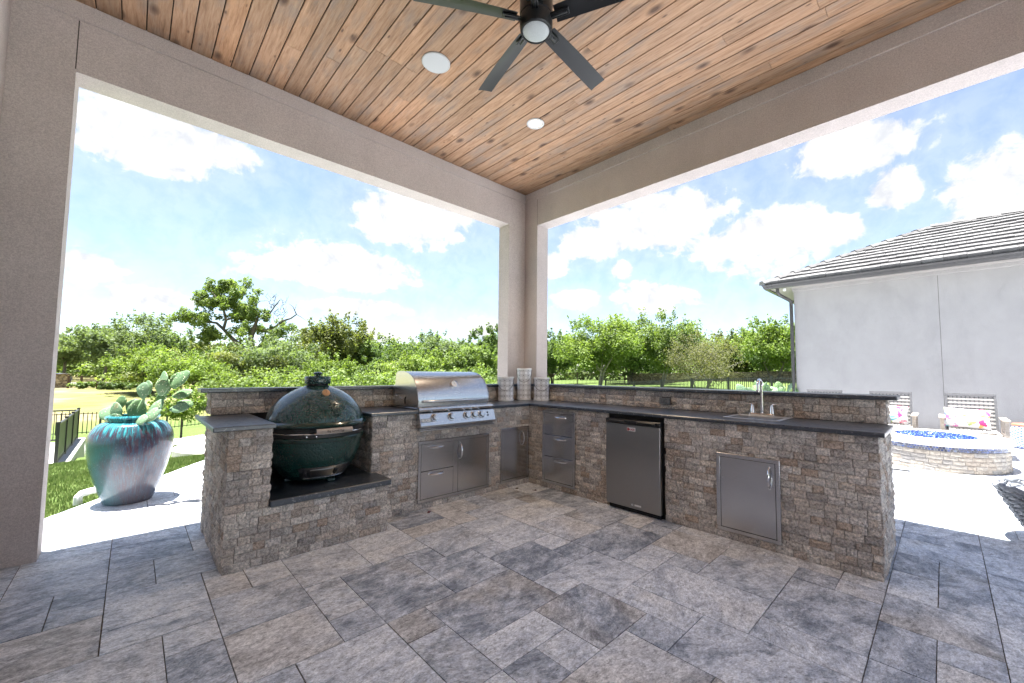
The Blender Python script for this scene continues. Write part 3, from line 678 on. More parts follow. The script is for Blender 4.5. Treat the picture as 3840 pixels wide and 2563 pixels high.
# ================================================================== OUTDOOR KITCHEN
CH = .0520588; NC = 17; ZT = CH*NC           # 17 courses to .885
rb = random.Random(21)
def brick_variant(seed):
    r = random.Random(seed); nx_, nz_ = 5, 4; m = MB()
    fr = {}
    for i in range(nx_):
        for j in range(nz_):
            edge = i in (0, nx_-1) or j in (0, nz_-1)
            d = r.uniform(.000, .0038) if edge else r.uniform(.003, .0115)
            u = i/(nx_-1)+(0 if i in (0, nx_-1) else r.uniform(-.06, .06)); w = j/(nz_-1)+(0 if j in (0, nz_-1) else r.uniform(-.08, .08))
            fr[i, j] = len(m.v); m.v.append((u, -d, w))
    for i in range(nx_-1):
        for j in range(nz_-1):
            q = (fr[i, j], fr[i+1, j], fr[i+1, j+1], fr[i, j+1])
            if r.random() < .5: m.face((q[0], q[1], q[2])); m.face((q[0], q[2], q[3]))
            else: m.face((q[0], q[1], q[3])); m.face((q[1], q[2], q[3]))
    per = [(i, 0) for i in range(nx_)]+[(nx_-1, j) for j in range(1, nz_)]+[(i, nz_-1) for i in reversed(range(nx_-1))]+[(0, j) for j in reversed(range(1, nz_-1))]
    bk = {}
    for q in per: x, _, z = m.v[fr[q]]; bk[q] = len(m.v); m.v.append((x, .024, z))
    for k in range(len(per)):
        a, b_ = per[k], per[(k+1) % len(per)]; m.face((fr[b_], fr[a], bk[a], bk[b_]))
    return m
BV = [brick_variant(100+i) for i in range(14)]; BME = [b_.mesh('brick') for b_ in BV]
for me in BME: me.materials.append(MATS['brick'])
class Bricks:
    def __init__(s): s.items = []
    def face(s, o, rot, width, z0, z1, ch=CH, excl=(), ext0=0, ext1=0, par=0, lens=(.062, .128)):
        """o: world xy of the face's u=0 corner; u runs along local X after rot; outward is local -Y"""
        c, sn = math.cos(rot), math.sin(rot); nrow = int(round((z1-z0)/ch)); hh = (z1-z0)/max(nrow, 1)
        for j in range(nrow):
            za, zb = z0+j*hh, z0+(j+1)*hh; odd = (j+par) % 2
            u = -(ext0 if odd else 0); ue = width+(ext1 if not odd else 0)
            first = True
            while u < ue-.004:
                L = rb.uniform(*lens)
                if rb.random() < .12: L *= .6
                if first and rb.random() < .5: L *= .55
                first = False
                if ue-(u+L) < .035: L = ue-u
                parts = [(u, u+L, za, zb)]
                for (a, b_, e, f) in excl:
                    np_ = []
                    for (p0, p1, q0, q1) in parts:
                        if p1 <= a or p0 >= b_ or q1 <= e or q0 >= f: np_.append((p0, p1, q0, q1)); continue
                        if q0 < e-.008: np_.append((p0, p1, q0, e)); q0 = e
                        if q1 > f+.008: np_.append((p0, p1, f, q1)); q1 = f
                        if p0 < a-.012: np_.append((p0, a, q0, q1))
                        if p1 > b_+.012: np_.append((b_, p1, q0, q1))
                    parts = np_
                for (p0, p1, q0, q1) in parts:
                    um = p0+.0008; dp = rb.uniform(-.003, .004)
                    wx = o[0]+c*um+sn*dp; wy = o[1]+sn*um-c*dp
                    s.items.append(((wx, wy, q0+.0006), rot, (p1-p0-.0032, 1.0, q1-q0-.0026), rb.randrange(len(BV))))
                u += L
    def build(s, parent, limit=298, seen=lambda P: True):
        sc = []
        for it in s.items:
            P = project(it[0]); v = 0
            if P and -100 < P[0] < 3940 and seen(it): v = it[2][0]*it[2][2]/P[2]**2
            sc.append((v, it))
        sc.sort(key=lambda q: -q[0]); big = sc[:limit]; small = sc[limit:]
        for v, it in big: obj('brick', BME[it[3]], None, parent, loc=it[0], rot=(0, 0, it[1]), scale=it[2])
        if small:
            m = MB(); at_ = []
            for v, it in small:
                M = Matrix.Translation(it[0]) @ Matrix.Rotation(it[1], 4, 'Z') @ Matrix.Diagonal((*it[2], 1)); b0 = len(m.v)
                m.v += [tuple(M @ Vector(q)) for q in BV[it[3]].v]
                for f in BV[it[3]].f: m.face([b0+i for i in f])
                at_ += [rb.random()]*len(BV[it[3]].f)
            me = m.mesh('bricks'); a = me.attributes.new('rnd', 'FLOAT', 'FACE'); a.data.foreach_set('value', at_)
            obj('stone_bricks', me, 'brick', parent, kind='stuff')
WD = .59; LE = 3.115; EX = .024
def rough_slab(m, edge=.004): return m
# left counter under the gas grill
cl = thing('stone_counter', 'left stone counter with black granite top under the stainless gas grill', 'counter', (-.95, 0, 0))
for o in (cl,): o.location = (0, 0, 0)
bx(-1.863, .0, .018, WD, 0, .8835).build('core', 'mortar', cl)
B = Bricks()
B.face((-1.887, 0), 0, 1.887, 0, ZT, excl=[(-1.437+1.887, -.622+1.887, .072, .618), (-.438+1.887, -.012+1.887, .075, .648), (-1.46+1.887, -.62+1.887, .745, .90)], ext0=0, par=1)
B.face((-1.887, WD), -PI/2, WD, 0, ZT, ext1=0, par=0)
B.build(cl)
# granite top, cut out round the grill
def granite(name, polys, z0, z1, parent, bev=.004):
    m = MB()
    for q in polys: m.flat(q, z0, z1)
    return m.build(name, 'granite', parent, bev=bev)
granite('countertop', [[(-1.915, -.035), (-1.47, -.035), (-1.47, .588), (-1.915, .588)]], .8855, .915, cl)
granite('countertop', [[(-.61, -.035), (-.0355, -.035), (-.0355, .588), (-.61, .588)]], .8855, .915, cl)
# right counter
cr = thing('stone_counter', 'right stone counter with black granite top holding fridge and sink', 'counter')
bx(.018, .80, -LE+.02, -.002, 0, .8835).build('core', 'mortar', cr)
B = Bricks()
B.face((0, 0), -PI/2, LE, 0, ZT, excl=[(.247, .682, .070, .842), (1.105, 1.690, -.01, .90), (2.148, 2.560, .076, .642)], ext1=0, par=1)
B.face((0, -LE), 0, .80, 0, ZT, ext0=0, par=0)
B.build(cr)
m = MB().flat([(-.035, -3.151), (.588, -3.151), (.588, .588), (-.035, .588)], .8855, .915)
m.build('countertop', 'granite', cr, bev=.004)
# grill stand at the left end
gs = thing('grill_stand', 'stone pier and low stone base with granite shelf carrying the green grill', 'grill stand')
m = MB().box(-2.911, -2.712, -.244, WD, .0, .8835); m.box(-2.711, -1.879, -.244, WD, 0, .366)
m.build('core', 'mortar', gs)
B = Bricks()
B.face((-2.929, -.262), 0, 1.068, 0, CH*7, ext0=0, par=0)
B.face((-2.929, -.262), 0, .239, CH*7, ZT, ext0=0, par=1)
B.face((-2.929, .78), -PI/2, 1.042, 0, ZT, ext1=0, par=1)
B.face((-2.69, -.262), PI/2, .85, CH*7+.045, ZT, ext0=0, par=0)
B.face((-1.861, -.262), PI/2, .262, 0, CH*7, par=1)
B.build(gs)
granite('shelf_slab', [[(-2.688, -.297), (-1.845, -.297), (-1.845, -.003), (-1.893, -.003), (-1.893, .588), (-2.688, .588)]], .3655, .409, gs)
granite('countertop', [[(-3.013, -.297), (-2.674, -.297), (-2.674, .588), (-2.99, .588), (-2.99, .72), (-3.013, .72)]], .8855, .915, gs)
# raised bar walls
def bar(label, name, build):
    t = thing(name, label, 'bar wall'); build(t); return t
bl = thing('bar_wall', 'low stone bar wall with black granite ledge behind the grills', 'bar wall')
bx(-2.905, .585, WD+.02, .775, .0, 1.0925).build('core', 'mortar', bl)
B = Bricks(); B.face((-2.929, WD), 0, 2.929+WD-.005, .917, 1.0925, ch=.0585, par=0); B.face((-2.929, .78), -PI/2, .19, .917, 1.0925, ch=.0585, par=1)
B.build(bl)
granite('bar_ledge', [[(-3.0, .555), (.552, .555), (.552, .778), (-3.0, .778)]], 1.0935, 1.1233, bl)
br_ = thing('bar_wall', 'low stone bar wall with black granite ledge behind the sink', 'bar wall')
m = MB().box(WD+.02, .655, .53, .59, .0, 1.0925); m.box(WD+.02, .79, -3.10, .529, .0, 1.0925); m.build('core', 'mortar', br_)
B = Bricks(); B.face((WD, WD-.004), -PI/2, WD+LE-.004, .917, 1.0925, ch=.0585, excl=[(WD+1.352, WD+1.462, .958, 1.026)], par=1); B.face((WD, -LE), 0, .2, .917, 1.0925, ch=.0585, par=0)
B.build(br_)
granite('bar_ledge', [[(.555, -3.18), (.86, -3.18), (.86, .532), (.655, .532), (.655, .553), (.555, .553)]], 1.0935, 1.1233, br_)

# ---- stainless cabinet fronts (local X along the face, -Y outward)
def handle(parent, a, b_, out=.038, r=.0062, m_='chrome', y0=-.0185):
    a, b_ = Vector(a), Vector(b_); d = (b_-a); L = d.length; d.normalize(); P = []
    n = 12
    for i in range(n+1):
        t = i/n; k = math.sin(t*PI)**.55
        P.append(a+d*(L*t)+Vector((0, y0-out*k*.95, 0)))
    rr = [r*(.85+.35*math.sin(i/n*PI)) for i in range(n+1)]
    m = MB().tube(P, rr, 10)
    for q in (a, b_): m.lathe([(r*1.5, 0), (r*1.5, .004)], (0, 0, 0), 12)
    # turn the two rosettes to face out
    k = 0
    base = len(m.v)-48
    for bi, q in enumerate((a, b_)):
        for v in range(24):
            x, y, z = m.v[base+bi*24+v]; m.v[base+bi*24+v] = (q.x+x, y0-z+.001, q.z+y)
    m.build('handle', m_, parent)
def cabinet(name, label, cat, loc, rot, w, h, panels, handles, steel='steel', stile=()):
    t = thing(name, label, cat, loc, rot)
    fw_ = .028
    fr = MB(); y0, y1 = -.019, -.002
    fr.box(0, w, y0, y1, h-fw_, h); fr.box(0, w, y0, y1, 0, fw_); fr.box(0, fw_, y0, y1, fw_, h-fw_); fr.box(w-fw_, w, y0, y1, fw_, h-fw_)
    for (a, b_) in stile: fr.box(a, b_, y0+.002, y1, fw_, h-fw_)
    fo = fr.mesh('frame', bev=.0022); obj('frame', fo, steel, t)
    bx(.004, w-.004, -.004, .012, .004, h-.004).build('backing', 'black_gap', t)
    ps = []
    for (a, b_, c, d, nm) in panels:
        ps.append(bx(a+.0022, b_-.0022, -.0165, -.0045, c+.0022, d-.0022).build(nm, steel, t, bev=.0012))
    for (pi, a, b_) in handles: handle(ps[pi], a, b_)
    return t
cabinet('drawer_cabinet', 'stainless cabinet with two drawers and a door below the gas grill', 'cabinet', (-1.452, 0, .060), 0, .835, .563,
        [(.029, .388, .2845, .535, 'drawer'), (.029, .388, .028, .2825, 'drawer'), (.442, .807, .028, .535, 'door')],
        [(0, (.112, 0, .4975), (.272, 0, .4975)), (1, (.112, 0, .2475), (.272, 0, .2475)), (2, (.462, 0, .505), (.462, 0, .350))], stile=[(.388, .442)])
cabinet('access_door', 'dim single stainless access door tucked into the inner corner', 'cabinet door', (-.450, 0, .063), 0, .43, .592,
        [(.029, .401, .029, .563, 'door')], [(0, (.318, 0, .54), (.318, 0, .388))])
cabinet('drawer_stack', 'stack of three stainless drawers beside the inner corner', 'drawers', (0, -.232, .058), -PI/2, .464, .797,
        [(.029, .435, .531, .768, 'drawer'), (.029, .435, .2925, .529, 'drawer'), (.029, .435, .029, .2905, 'drawer')],
        [(0, (.187, 0, .728), (.345, 0, .728)), (1, (.187, 0, .493), (.345, 0, .493)), (2, (.187, 0, .254), (.345, 0, .254))], steel='steel')
cabinet('access_door', 'single stainless access door right of the fridge', 'cabinet door', (0, -2.132, .060), -PI/2, .440, .596,
        [(.029, .411, .029, .567, 'door')], [(0, (.375, 0, .54), (.375, 0, .385))], steel='steel')
# ---- compact fridge
fr = thing('compact_fridge', 'dark stainless compact fridge built in below the right counter', 'fridge', (0, -1.112, 0), -PI/2)
bx(.012, .55, .0, .52, .035, .835).build('case', 'black_plastic', fr)
m = MB(); n = 10; pr = [(-.052-.010*math.sin(PI*i/n), .045+(.800-.045)*i/n) for i in range(n+1)]
poly = [(-.006, .045), (-.006, .800)]+[q for q in reversed(pr)]
m.prism(poly, lambda y, z: (.563, y, z), lambda y, z: (.004, y, z))
dr = m.build('door', 'steel_dark', fr, bev=.004)
m = MB(); poly2 = [(0, -.005), (.567, -.005)]+[(.567*(1-i/12), -.055-.018*math.sin(PI*i/12)) for i in range(13)]
m.flat(poly2, .802, .842); tp = m.build('top_trim', 'black_plastic', fr, bev=.004)
for xx in (.04, .35):
    bx(xx, xx+.18, -.085, -.055, .812, .836).build('grip', 'black_plastic', tp, bev=.006)
bx(.02, .545, -.02, .01, .002, .034).build('toe_kick', 'black_gap', fr)
bx(.24, .325, -.0605, -.058, .742, .776).build('badge', 'badge_white', dr)
me = text_mesh('BLAZE', .021, .0004, .0006); obj('badge_lettering', me, 'badge_red', dr, loc=(.288, -.0612, .757), rot=(R(90), 0, 0))
bx(.243, .258, -.0612, -.0606, .745, .772).build('badge_flame', 'badge_red', dr)
MB().lathe([(.011, 0), (.011, .003), (.008, .005)], seg=20).build('lock', 'chrome', dr, loc=(.288, -.056, .082), rot=(R(90), 0, 0))
bx(.310, .375, -.0585, -.056, .074, .088).build('badge', 'badge_white', dr)
# ---- gas grill
gg = thing('gas_grill', 'stainless built-in gas grill with closed rounded hood and five knobs', 'grill')
GX0, GX1 = -1.458, -.622
prof = [(.0, .945), (-.002, 1.0), (.012, 1.07), (.042, 1.135), (.085, 1.190), (.14, 1.232), (.20, 1.258), (.27, 1.272), (.36, 1.276), (.42, 1.268), (.452, 1.245), (.462, 1.14), (.50, 1.10), (.50, .932)]
m = MB()
a = m.add([(GX0+.004, y, z) for y, z in prof]); b_ = m.add([(GX1-.004, y, z) for y, z in prof])
for i in range(len(prof)-1): m.face((a+i, b_+i, b_+i+1, a+i+1), True)
hd = m.build('hood', 'steel_bright', gg)
for sx_ in (0, 1):
    m = MB(); x0 = GX0-.004 if sx_ == 0 else GX1-.004; pp = [(.0, .932)]+[(y-.004 if i < 6 else y, z+.004 if i > 3 else z) for i, (y, z) in enumerate(prof)]
    m.prism(pp, lambda y, z: (x0+.008, y, z), lambda y, z: (x0, y, z)); sd_ = m.build('side_panel', 'steel', hd, bev=.0015)
    if sx_ == 0:
        m = MB().tube([(x0-.0008, .245, .96), (x0-.0008, .25, 1.0), (x0-.0008, .235, 1.03)], .006, 8, flat=1); m.build('vent_slot', 'black_gap', sd_)
        for yy, zz in ((.34, 1.01), (.42, 1.03)): MB().lathe([(.008, 0), (.008, .004), (.004, .007)], seg=10).build('rivet', 'chrome', sd_, loc=(x0, yy, zz), rot=(0, R(-90), 0))
m = MB().tube([(GX0+.045+.0*i+(GX1-GX0-.09)*i/14, -.008-.034*min(1, math.sin(PI*i/14)*3.5), .992) for i in range(15)], [.011+.004*math.sin(PI*i/14) for i in range(15)], 12); m.build('handle', 'steel_bright', hd)
dial = MB().lathe([(.038, -.012), (.042, .006), (.040, .012), (.033, .013)], seg=28, cap1=False).build('thermometer', 'chrome', hd, loc=(-1.034, .050, 1.148), rot=(R(62), 0, 0))
MB().lathe([(.033, .0105), (.001, .0106)], seg=24, cap0=False).build('dial_face', 'badge_white', dial)
bx(-.0015, .0015, -.004, .024, .011, .012).build('needle', 'badge_dark', dial)
bx(GX0-.006, GX1+.006, -.004, .53, .9165, .9315).build('base_flange', 'steel', gg, bev=.002)
bx(GX0+.01, GX1-.01, .0, .49, .70, .9164).build('firebox', 'black_gap', gg)
m = MB(); pp = [(-.006, .946), (-.030, .944), (-.046, .934), (-.052, .918), (-.046, .900), (-.030, .893), (-.006, .892)]
m.prism(pp, lambda y, z: (-.600, y, z), lambda y, z: (-1.472, y, z), True); m.build('front_rail', 'steel_bright', gg)
m = MB(); pp = [(-.030, .892), (-.062, .884), (-.098, .776), (-.094, .760), (-.075, .752), (-.004, .752), (-.004, .892)]
m.prism(pp, lambda y, z: (-.596, y, z), lambda y, z: (-1.480, y, z)); pn = m.build('control_panel', 'steel_bright', gg, bev=.003, seg=2)
PA = math.atan2(.098-.062, .884-.776)       # slope of the panel
for x in (-1.325, -1.139, -.957, -.869, -.777):
    z = .842; y = -.062-(.884-z)*math.tan(PA)
    kb = MB().lathe([(.038, .0), (.040, .006), (.036, .010), (.030, .011)], seg=26, cap1=False).build('bezel', 'chrome', pn, loc=(x, y, z), rot=(R(90)-PA, 0, 0))
    MB().lathe([(.0285, .006), (.029, .030), (.027, .034), (.022, .035), (.001, .0352)], seg=26, cap0=False).build('knob', 'steel_bright', pn, loc=(x, y, z), rot=(R(90)-PA, 0, 0))
    MB().lathe([(.0315, .009), (.0315, .016), (.029, .019)], seg=22, cap1=False).build('knob_skirt', 'black_gap', pn, loc=(x, y, z), rot=(R(90)-PA, 0, 0))
    zz = .898; MB().lathe([(.009, 0), (.007, .006), (.004, .012)], seg=10).build('indicator', 'chrome', pn, loc=(x-.02, -.050, zz), rot=(R(80), 0, 0))
for z in (.855, .828):
    y = -.062-(.884-z)*math.tan(PA); MB().lathe([(.009, 0), (.009, .004), (.006, .006)], seg=12).build('button', 'badge_dark', pn, loc=(-.690, y, z), rot=(R(90)-PA, 0, 0))
y = -.062-(.884-.822)*math.tan(PA)
bdg = MB().box(-.055, .055, -.019, .019, .0003, .002).build('badge', 'steel_dark', pn, loc=(-1.418, y, .822), rot=(R(90)-PA, 0, 0))
obj('badge_lettering', text_mesh('BLAZE', .031, .0012, .0012), 'badge_white', bdg, loc=(0, 0, .003))
m = MB().box(-1.462, -.606, -.060, -.006, .7265, .746); m.tube([(-1.474, -.066, .730), (-.600, -.066, .730)], .0105, 10); m.build('drip_tray', 'steel_bright', gg)
# ---- kamado
kx_, ky_ = -2.287, .165
kg = thing('kamado_grill', 'dark green dimpled ceramic egg-shaped grill with domed lid', 'grill', (kx_, ky_, 0))
def smoothprof(P, n=4):
    out = []
    for i in range(len(P)-1):
        p0 = P[max(i-1, 0)]; p1 = P[i]; p2 = P[i+1]; p3 = P[min(i+2, len(P)-1)]
        for k in range(n):
            t = k/n
            out.append(tuple(.5*((2*p1[c])+(-p0[c]+p2[c])*t+(2*p0[c]-5*p1[c]+4*p2[c]-p3[c])*t*t+(-p0[c]+3*p1[c]-3*p2[c]+p3[c])*t**3) for c in (0, 1)))
    return out+[P[-1]]
base_p = smoothprof([(.205, .435), (.245, .47), (.285, .53), (.318, .60), (.338, .67), (.350, .735)])
MB().lathe([(.001, .432), (.19, .432)]+base_p, seg=72, cap0=False, cap1=False).build('bowl', 'egg_glaze_low', kg)
rim = MB().lathe([(.3505, .735), (.360, .740), (.363, .762), (.356, .772), (.33, .772)], seg=72, cap0=False, cap1=False).build('bowl_rim', 'egg_smooth', kg)
for z0, z1 in ((.774, .798), (.814, .840)): MB().lathe([(.356, z0), (.3615, z0), (.3615, z1), (.356, z1)], seg=72, cap0=False, cap1=False).build('hinge_band', 'black_metal', kg)
MB().lathe([(.352, .772), (.352, .85)], seg=60, cap0=False, cap1=False).build('gasket', 'black_gap', kg)
MB().lathe([(.3605, .799), (.3625, .803), (.3605, .807)], seg=72, cap0=False, cap1=False).build('trim_wire', 'chrome', kg)
MB().lathe([(.34, .842), (.366, .842), (.378, .850), (.380, .862), (.372, .874), (.358, .884)], seg=72, cap0=False, cap1=False).build('dome_rim', 'egg_smooth', kg)
dome_p = smoothprof([(.358, .884), (.346, .925), (.322, .975), (.285, 1.025), (.232, 1.075), (.165, 1.118), (.108, 1.142), (.088, 1.150)])
dm = MB().lathe(dome_p, seg=80, cap0=False, cap1=False).build('dome', 'egg_glaze', kg)
MB().lathe([(.088, 1.150), (.078, 1.153), (.080, 1.166)], seg=40, cap0=False, cap1=False).build('chimney_neck', 'black_metal', kg)
cp = MB().lathe([(.078, 1.164), (.094, 1.166), (.097, 1.172), (.097, 1.218), (.092, 1.226), (.03, 1.228)], seg=48, cap0=False, cap1=False).build('chimney_cap', 'egg_glaze', kg)
MB().lathe([(.03, 1.227), (.020, 1.232), (.020, 1.238), (.032, 1.246), (.034, 1.252), (.024, 1.260), (.001, 1.263)], seg=28, cap0=False).build('cap_knob', 'egg_smooth', cp)
def dome_r(z):
    for (r0, z0), (r1, z1) in zip(dome_p, dome_p[1:]):
        if z0 <= z <= z1: return r0+(r1-r0)*(z-z0)/(z1-z0)
    return .1
td = MB().lathe([(.028, -.02), (.030, .006), (.026, .010), (.001, .011)], seg=24, cap0=False).build('thermometer', 'copper_dial', dm, loc=(0, -dome_r(1.095)-.002, 1.098), rot=(R(58), 0, 0))
bx(-.0015, .0015, -.004, .02, .011, .012).build('needle', 'badge_dark', td)
for txt, zc_, sz in (('Big', 1.028, .042), ('Green', .988, .042), ('Egg', .948, .042)):
    def fn(co, zc_=zc_):
        z = zc_+co.y*.72; r_ = dome_r(z)+.0025+co.z; an = co.x/.30+R(6); return Vector((r_*math.sin(an), -r_*math.cos(an), z))
    obj('lettering', warp(text_mesh(txt, sz, .003, .0008), fn), 'egg_letter', dm)
# handle bar, front of the lid
hr = .362
for s_ in (-1, 1): MB().tube([(s_*.135, -math.sqrt(hr**2-.135**2), .826), (s_*.125, -.395, .828), (s_*.118, -.425, .832)], .008, 8).build('handle_arm', 'black_metal', kg)
hb = MB().tube([(-.125, -.428, .832), (-.06, -.432, .832), (.06, -.432, .832), (.125, -.428, .832)], .0185, 14).build('handle', 'handle_wood', kg)
obj('lettering', text_mesh('Big Green Egg', .021, .0006), 'burnt', hb, loc=(0, -.4512, .832), rot=(R(90), 0, 0))
for s_ in (-.10, -.16): MB().lathe([(.006, 0), (.004, .004)], seg=8).build('bolt', 'chrome', kg, loc=(s_, -math.sqrt(.3615**2-s_**2), .786), rot=(R(90), 0, 0))
# draft door: curved steel plate low on the bowl
def bowl_r(z):
    for (r0, z0), (r1, z1) in zip(base_p, base_p[1:]):
        if z0 <= z <= z1: return r0+(r1-r0)*(z-z0)/(z1-z0)
    return .21
m = MB(); na = 14
for i in range(na+1):
    an = R(-40+80*i/na)+R(2)
    for z in (.455, .545): r_ = bowl_r(z)+.012; m.v.append((r_*math.sin(an), -r_*math.cos(an), z))
    for z in (.545, .455): r_ = bowl_r(z)-.002; m.v.append((r_*math.sin(an), -r_*math.cos(an), z))
for i in range(na):
    for q in range(4): q2 = (q+1) % 4; m.face((i*4+q, i*4+4+q, i*4+4+q2, i*4+q2), False)
m.face((3, 2, 1, 0)); m.face([na*4+q for q in range(4)])
dd = m.build('draft_door', 'steel', kg)
for an0, an1, z0, z1, mm, nm in ((-24, 8, .473, .527, 'steel_dark', 'sliding_screen'), (10, 14, .480, .515, 'black_metal', 'slide_knob'), (-29, -25, .480, .515, 'black_metal', 'slide_knob'), (-36, 36, .543, .549, 'steel_bright', 'track'), (-36, 36, .452, .458, 'steel_bright', 'track')):
    m = MB(); n = 8; dpt = .020 if 'knob' in nm else .0145
    for i in range(n+1):
        an = R(an0+(an1-an0)*i/n)+R(2)
        for z in (z0, z1): r_ = bowl_r(z)+dpt; m.v.append((r_*math.sin(an), -r_*math.cos(an), z))
    for i in range(n): m.face((i*2, i*2+2, i*2+3, i*2+1), False)
    mm_ = m.mesh(nm)
    o = obj(nm, mm_, mm, dd); md = o.modifiers.new('thick', 'SOLIDIFY'); md.thickness = .004 if 'knob' not in nm else .014; md.offset = -1
for an in (20, 140, 260):
    x, y_ = .19*math.cos(R(an-90+0)), .19*math.sin(R(an-90))
    bx(x-.03, x+.03, y_-.035, y_+.035, .4095, .436).build('foot', 'egg_smooth', kg, bev=.006)
# ---- lanterns
def lantern(label, x, y, r, h):
    t = thing('lantern', label, 'lantern', (x, y, .9155), R(20), 'pierced white lanterns in the counter corner')
    MB().lathe([(r*.97, .02), (r*.955, .03), (r*.955, h-.03), (r*.97, h-.022)], seg=40, cap0=False, cap1=False, uv=True).build('pierced_wall', 'lantern_cut', t)
    MB().lathe([(.001, .002), (r, 0), (r*1.02, .008), (r*1.0, .022), (r*.96, .026)], seg=40, cap0=False, cap1=False).build('base_ring', 'lantern_rim', t)
    MB().lathe([(r*.955, h-.028), (r*1.0, h-.024), (r*1.02, h-.006), (r*.99, h), (r*.90, h-.001), (r*.89, h-.05), (r*.9, .012), (.001, .010)], seg=40, cap0=False, cap1=False).build('top_ring', 'lantern_rim', t)
    # drooped wire bail facing the room
    ang = R(225)-R(20); ca, sa = math.cos(ang), math.sin(ang); n = 18; P = []
    for i in range(n+1):
        u = -1+2*i/n; s_ = u*1.06*r; o = (r*1.09)*math.sqrt(max(0, 1-(u*.93)**2))*1.02+.006; z = h-.03-(.47*min(h, .32))*math.sqrt(max(0, 1-u*u))
        P.append((ca*o-sa*s_, sa*o+ca*s_, z))
    MB().tube(P, .0027, 6).build('bail', 'wire', t)
    for u in (-1, 1): MB().tube([(-sa*u*r*1.0+ca*.03, ca*u*r*1.0+sa*.03, h-.045), (-sa*u*r*1.07+ca*.03, ca*u*r*1.07+sa*.03, h-.03), (-sa*u*r*1.0+ca*.03, ca*u*r*1.0+sa*.03, h-.015)], .003, 6).build('ear', 'wire', t)
lantern('short white pierced lantern beside the gas grill', .045, .475, .100, .305)
lantern('tall white pierced lantern between the two short ones', .37, .475, .096, .415)
lantern('short white pierced lantern beside the right bar wall', .465, .245, .102, .298)
# ---- sink and faucet
sk = thing('sink', 'small square stainless drop-in sink in the right counter', 'sink', (.36, -2.33, .9155))
SWx, SWy = .20, .205
m = MB(); m.box(-SWx, SWx, -SWy, -SWy+.03, 0, .005); m.box(-SWx, SWx, SWy-.03, SWy, 0, .005); m.box(-SWx, -SWx+.03, -SWy+.03, SWy-.03, 0, .005); m.box(SWx-.09, SWx, -SWy+.03, SWy-.03, 0, .005)
m.build('rim', 'satin_steel', sk, bev=.002)
bx(-SWx+.031, SWx-.091, -SWy+.031, SWy-.031, .0004, .0016).build('basin_floor', 'steel_dark', sk)
fc = thing('faucet', 'chrome gooseneck faucet with two lever handles behind the sink', 'faucet', (.515, -2.32, .9205))
bx(-.027, .027, -.098, .098, 0, .022).build('base_plate', 'chrome', fc, bev=.008, seg=2)
m = MB().tube([(0, 0, .02), (0, 0, .10), (0, 0, .24)]+arc((-.048, 0, .258), .048, 0, PI*.98, 12)+[(-.097, 0, .22)], .0125, 14); m.build('spout', 'chrome', fc)
MB().lathe([(.0135, .205), (.0145, .222), (.0135, .230)], (-.097, 0, 0), 14).build('aerator', 'chrome', fc)
for s_ in (-1, 1):
    MB().lathe([(.019, .02), (.017, .045), (.012, .075), (.010, .09)], (0, s_*.075, 0), 16).build('valve', 'chrome', fc)
    MB().tube([(0, s_*.075, .086), (-.004, s_*.085, .098), (-.008, s_*.125, .102), (-.01, s_*.142, .098)], [.008, .007, .006, .005], 10).build('lever', 'chrome', fc)
ob = thing('outlet_box', 'grey weatherproof double outlet on the right bar wall', 'outlet', (WD-.004, -1.352, .959), -PI/2)
bx(0, .112, -.030, .006, 0, .068).build('housing', 'outlet_grey', ob, bev=.003)
for xx in (.026, .062): bx(xx, xx+.022, -.0325, -.0303, .014, .056).build('socket', 'badge_dark', ob); bx(xx+.003, xx+.019, -.0335, -.0327, .018, .052).build('cover', 'outlet_grey', ob)
# ================================================================== THE GARDEN
# ---- urn and prickly pear
PX, PY = -3.355, 2.14
urn = thing('urn', 'large glazed turquoise and purple urn holding a prickly pear', 'urn', (PX, PY, .001))
up = smoothprof([(.172, .0), (.185, .03), (.228, .16), (.274, .32), (.305, .47), (.314, .57), (.298, .665), (.252, .738), (.200, .764)])
MB().lathe([(.001, .0)]+up, seg=72, cap0=False, cap1=False).build('body', 'pot_glaze', urn)
lp = [(.200, .764), (.186, .773), (.186, .785), (.198, .794), (.202, .810), (.194, .822), (.178, .825), (.166, .815), (.160, .78), (.156, .70)]
MB().lathe(lp, seg=64, cap0=False, cap1=False).build('lip', 'pot_glaze', urn)
MB().lathe([(.168, .735), (.10, .75), (.001, .755)], seg=32, cap0=False).build('soil', 'soil', urn)
def pad_mesh(seed):
    r = random.Random(seed); bm = bmesh.new(); bmesh.ops.create_icosphere(bm, subdivisions=3, radius=1)
    for v in bm.verts:
        x, y, z = v.co; w = (1-.30*(.3-z)) if z < .3 else 1.0
        wv = 1+.04*math.sin(3*math.atan2(x, z)+seed)
        v.co = (x*.40*w*wv, y*.075*(1.1-.3*abs(z)), (z+1)*.5*wv)
    me = bpy.data.meshes.new('pad'); bm.to_mesh(me); bm.free()
    me.polygons.foreach_set('use_smooth', [True]*len(me.polygons)); return me
PADS = [pad_mesh(i) for i in range(4)]
def pad(parent, base, direction, face, length, width=1.0, k=0, off=None):
    """an upright cactus pad: base point, growth direction, face normal"""
    z = Vector(direction).normalized(); n = Vector(face); y = (n-z*n.dot(z)).normalized(); x = y.cross(z)
    M = Matrix(((x.x, y.x, z.x), (x.y, y.y, z.y), (x.z, y.z, z.z))).to_4x4()
    o = obj('pad', PADS[k % 4], 'cactus', parent); o.matrix_local = Matrix.Translation(Vector(base)) @ M @ Matrix.Diagonal((length*width, length*1.0, length, 1))
    return Vector(base)+z*length*.93
ct = thing('prickly_pear', 'green prickly pear cactus growing in the glazed urn', 'cactus', (PX, PY, 0))
rt, fw2 = Vector((RT.x, RT.y, 0)).normalized(), Vector((FW.x, FW.y, 0)).normalized()
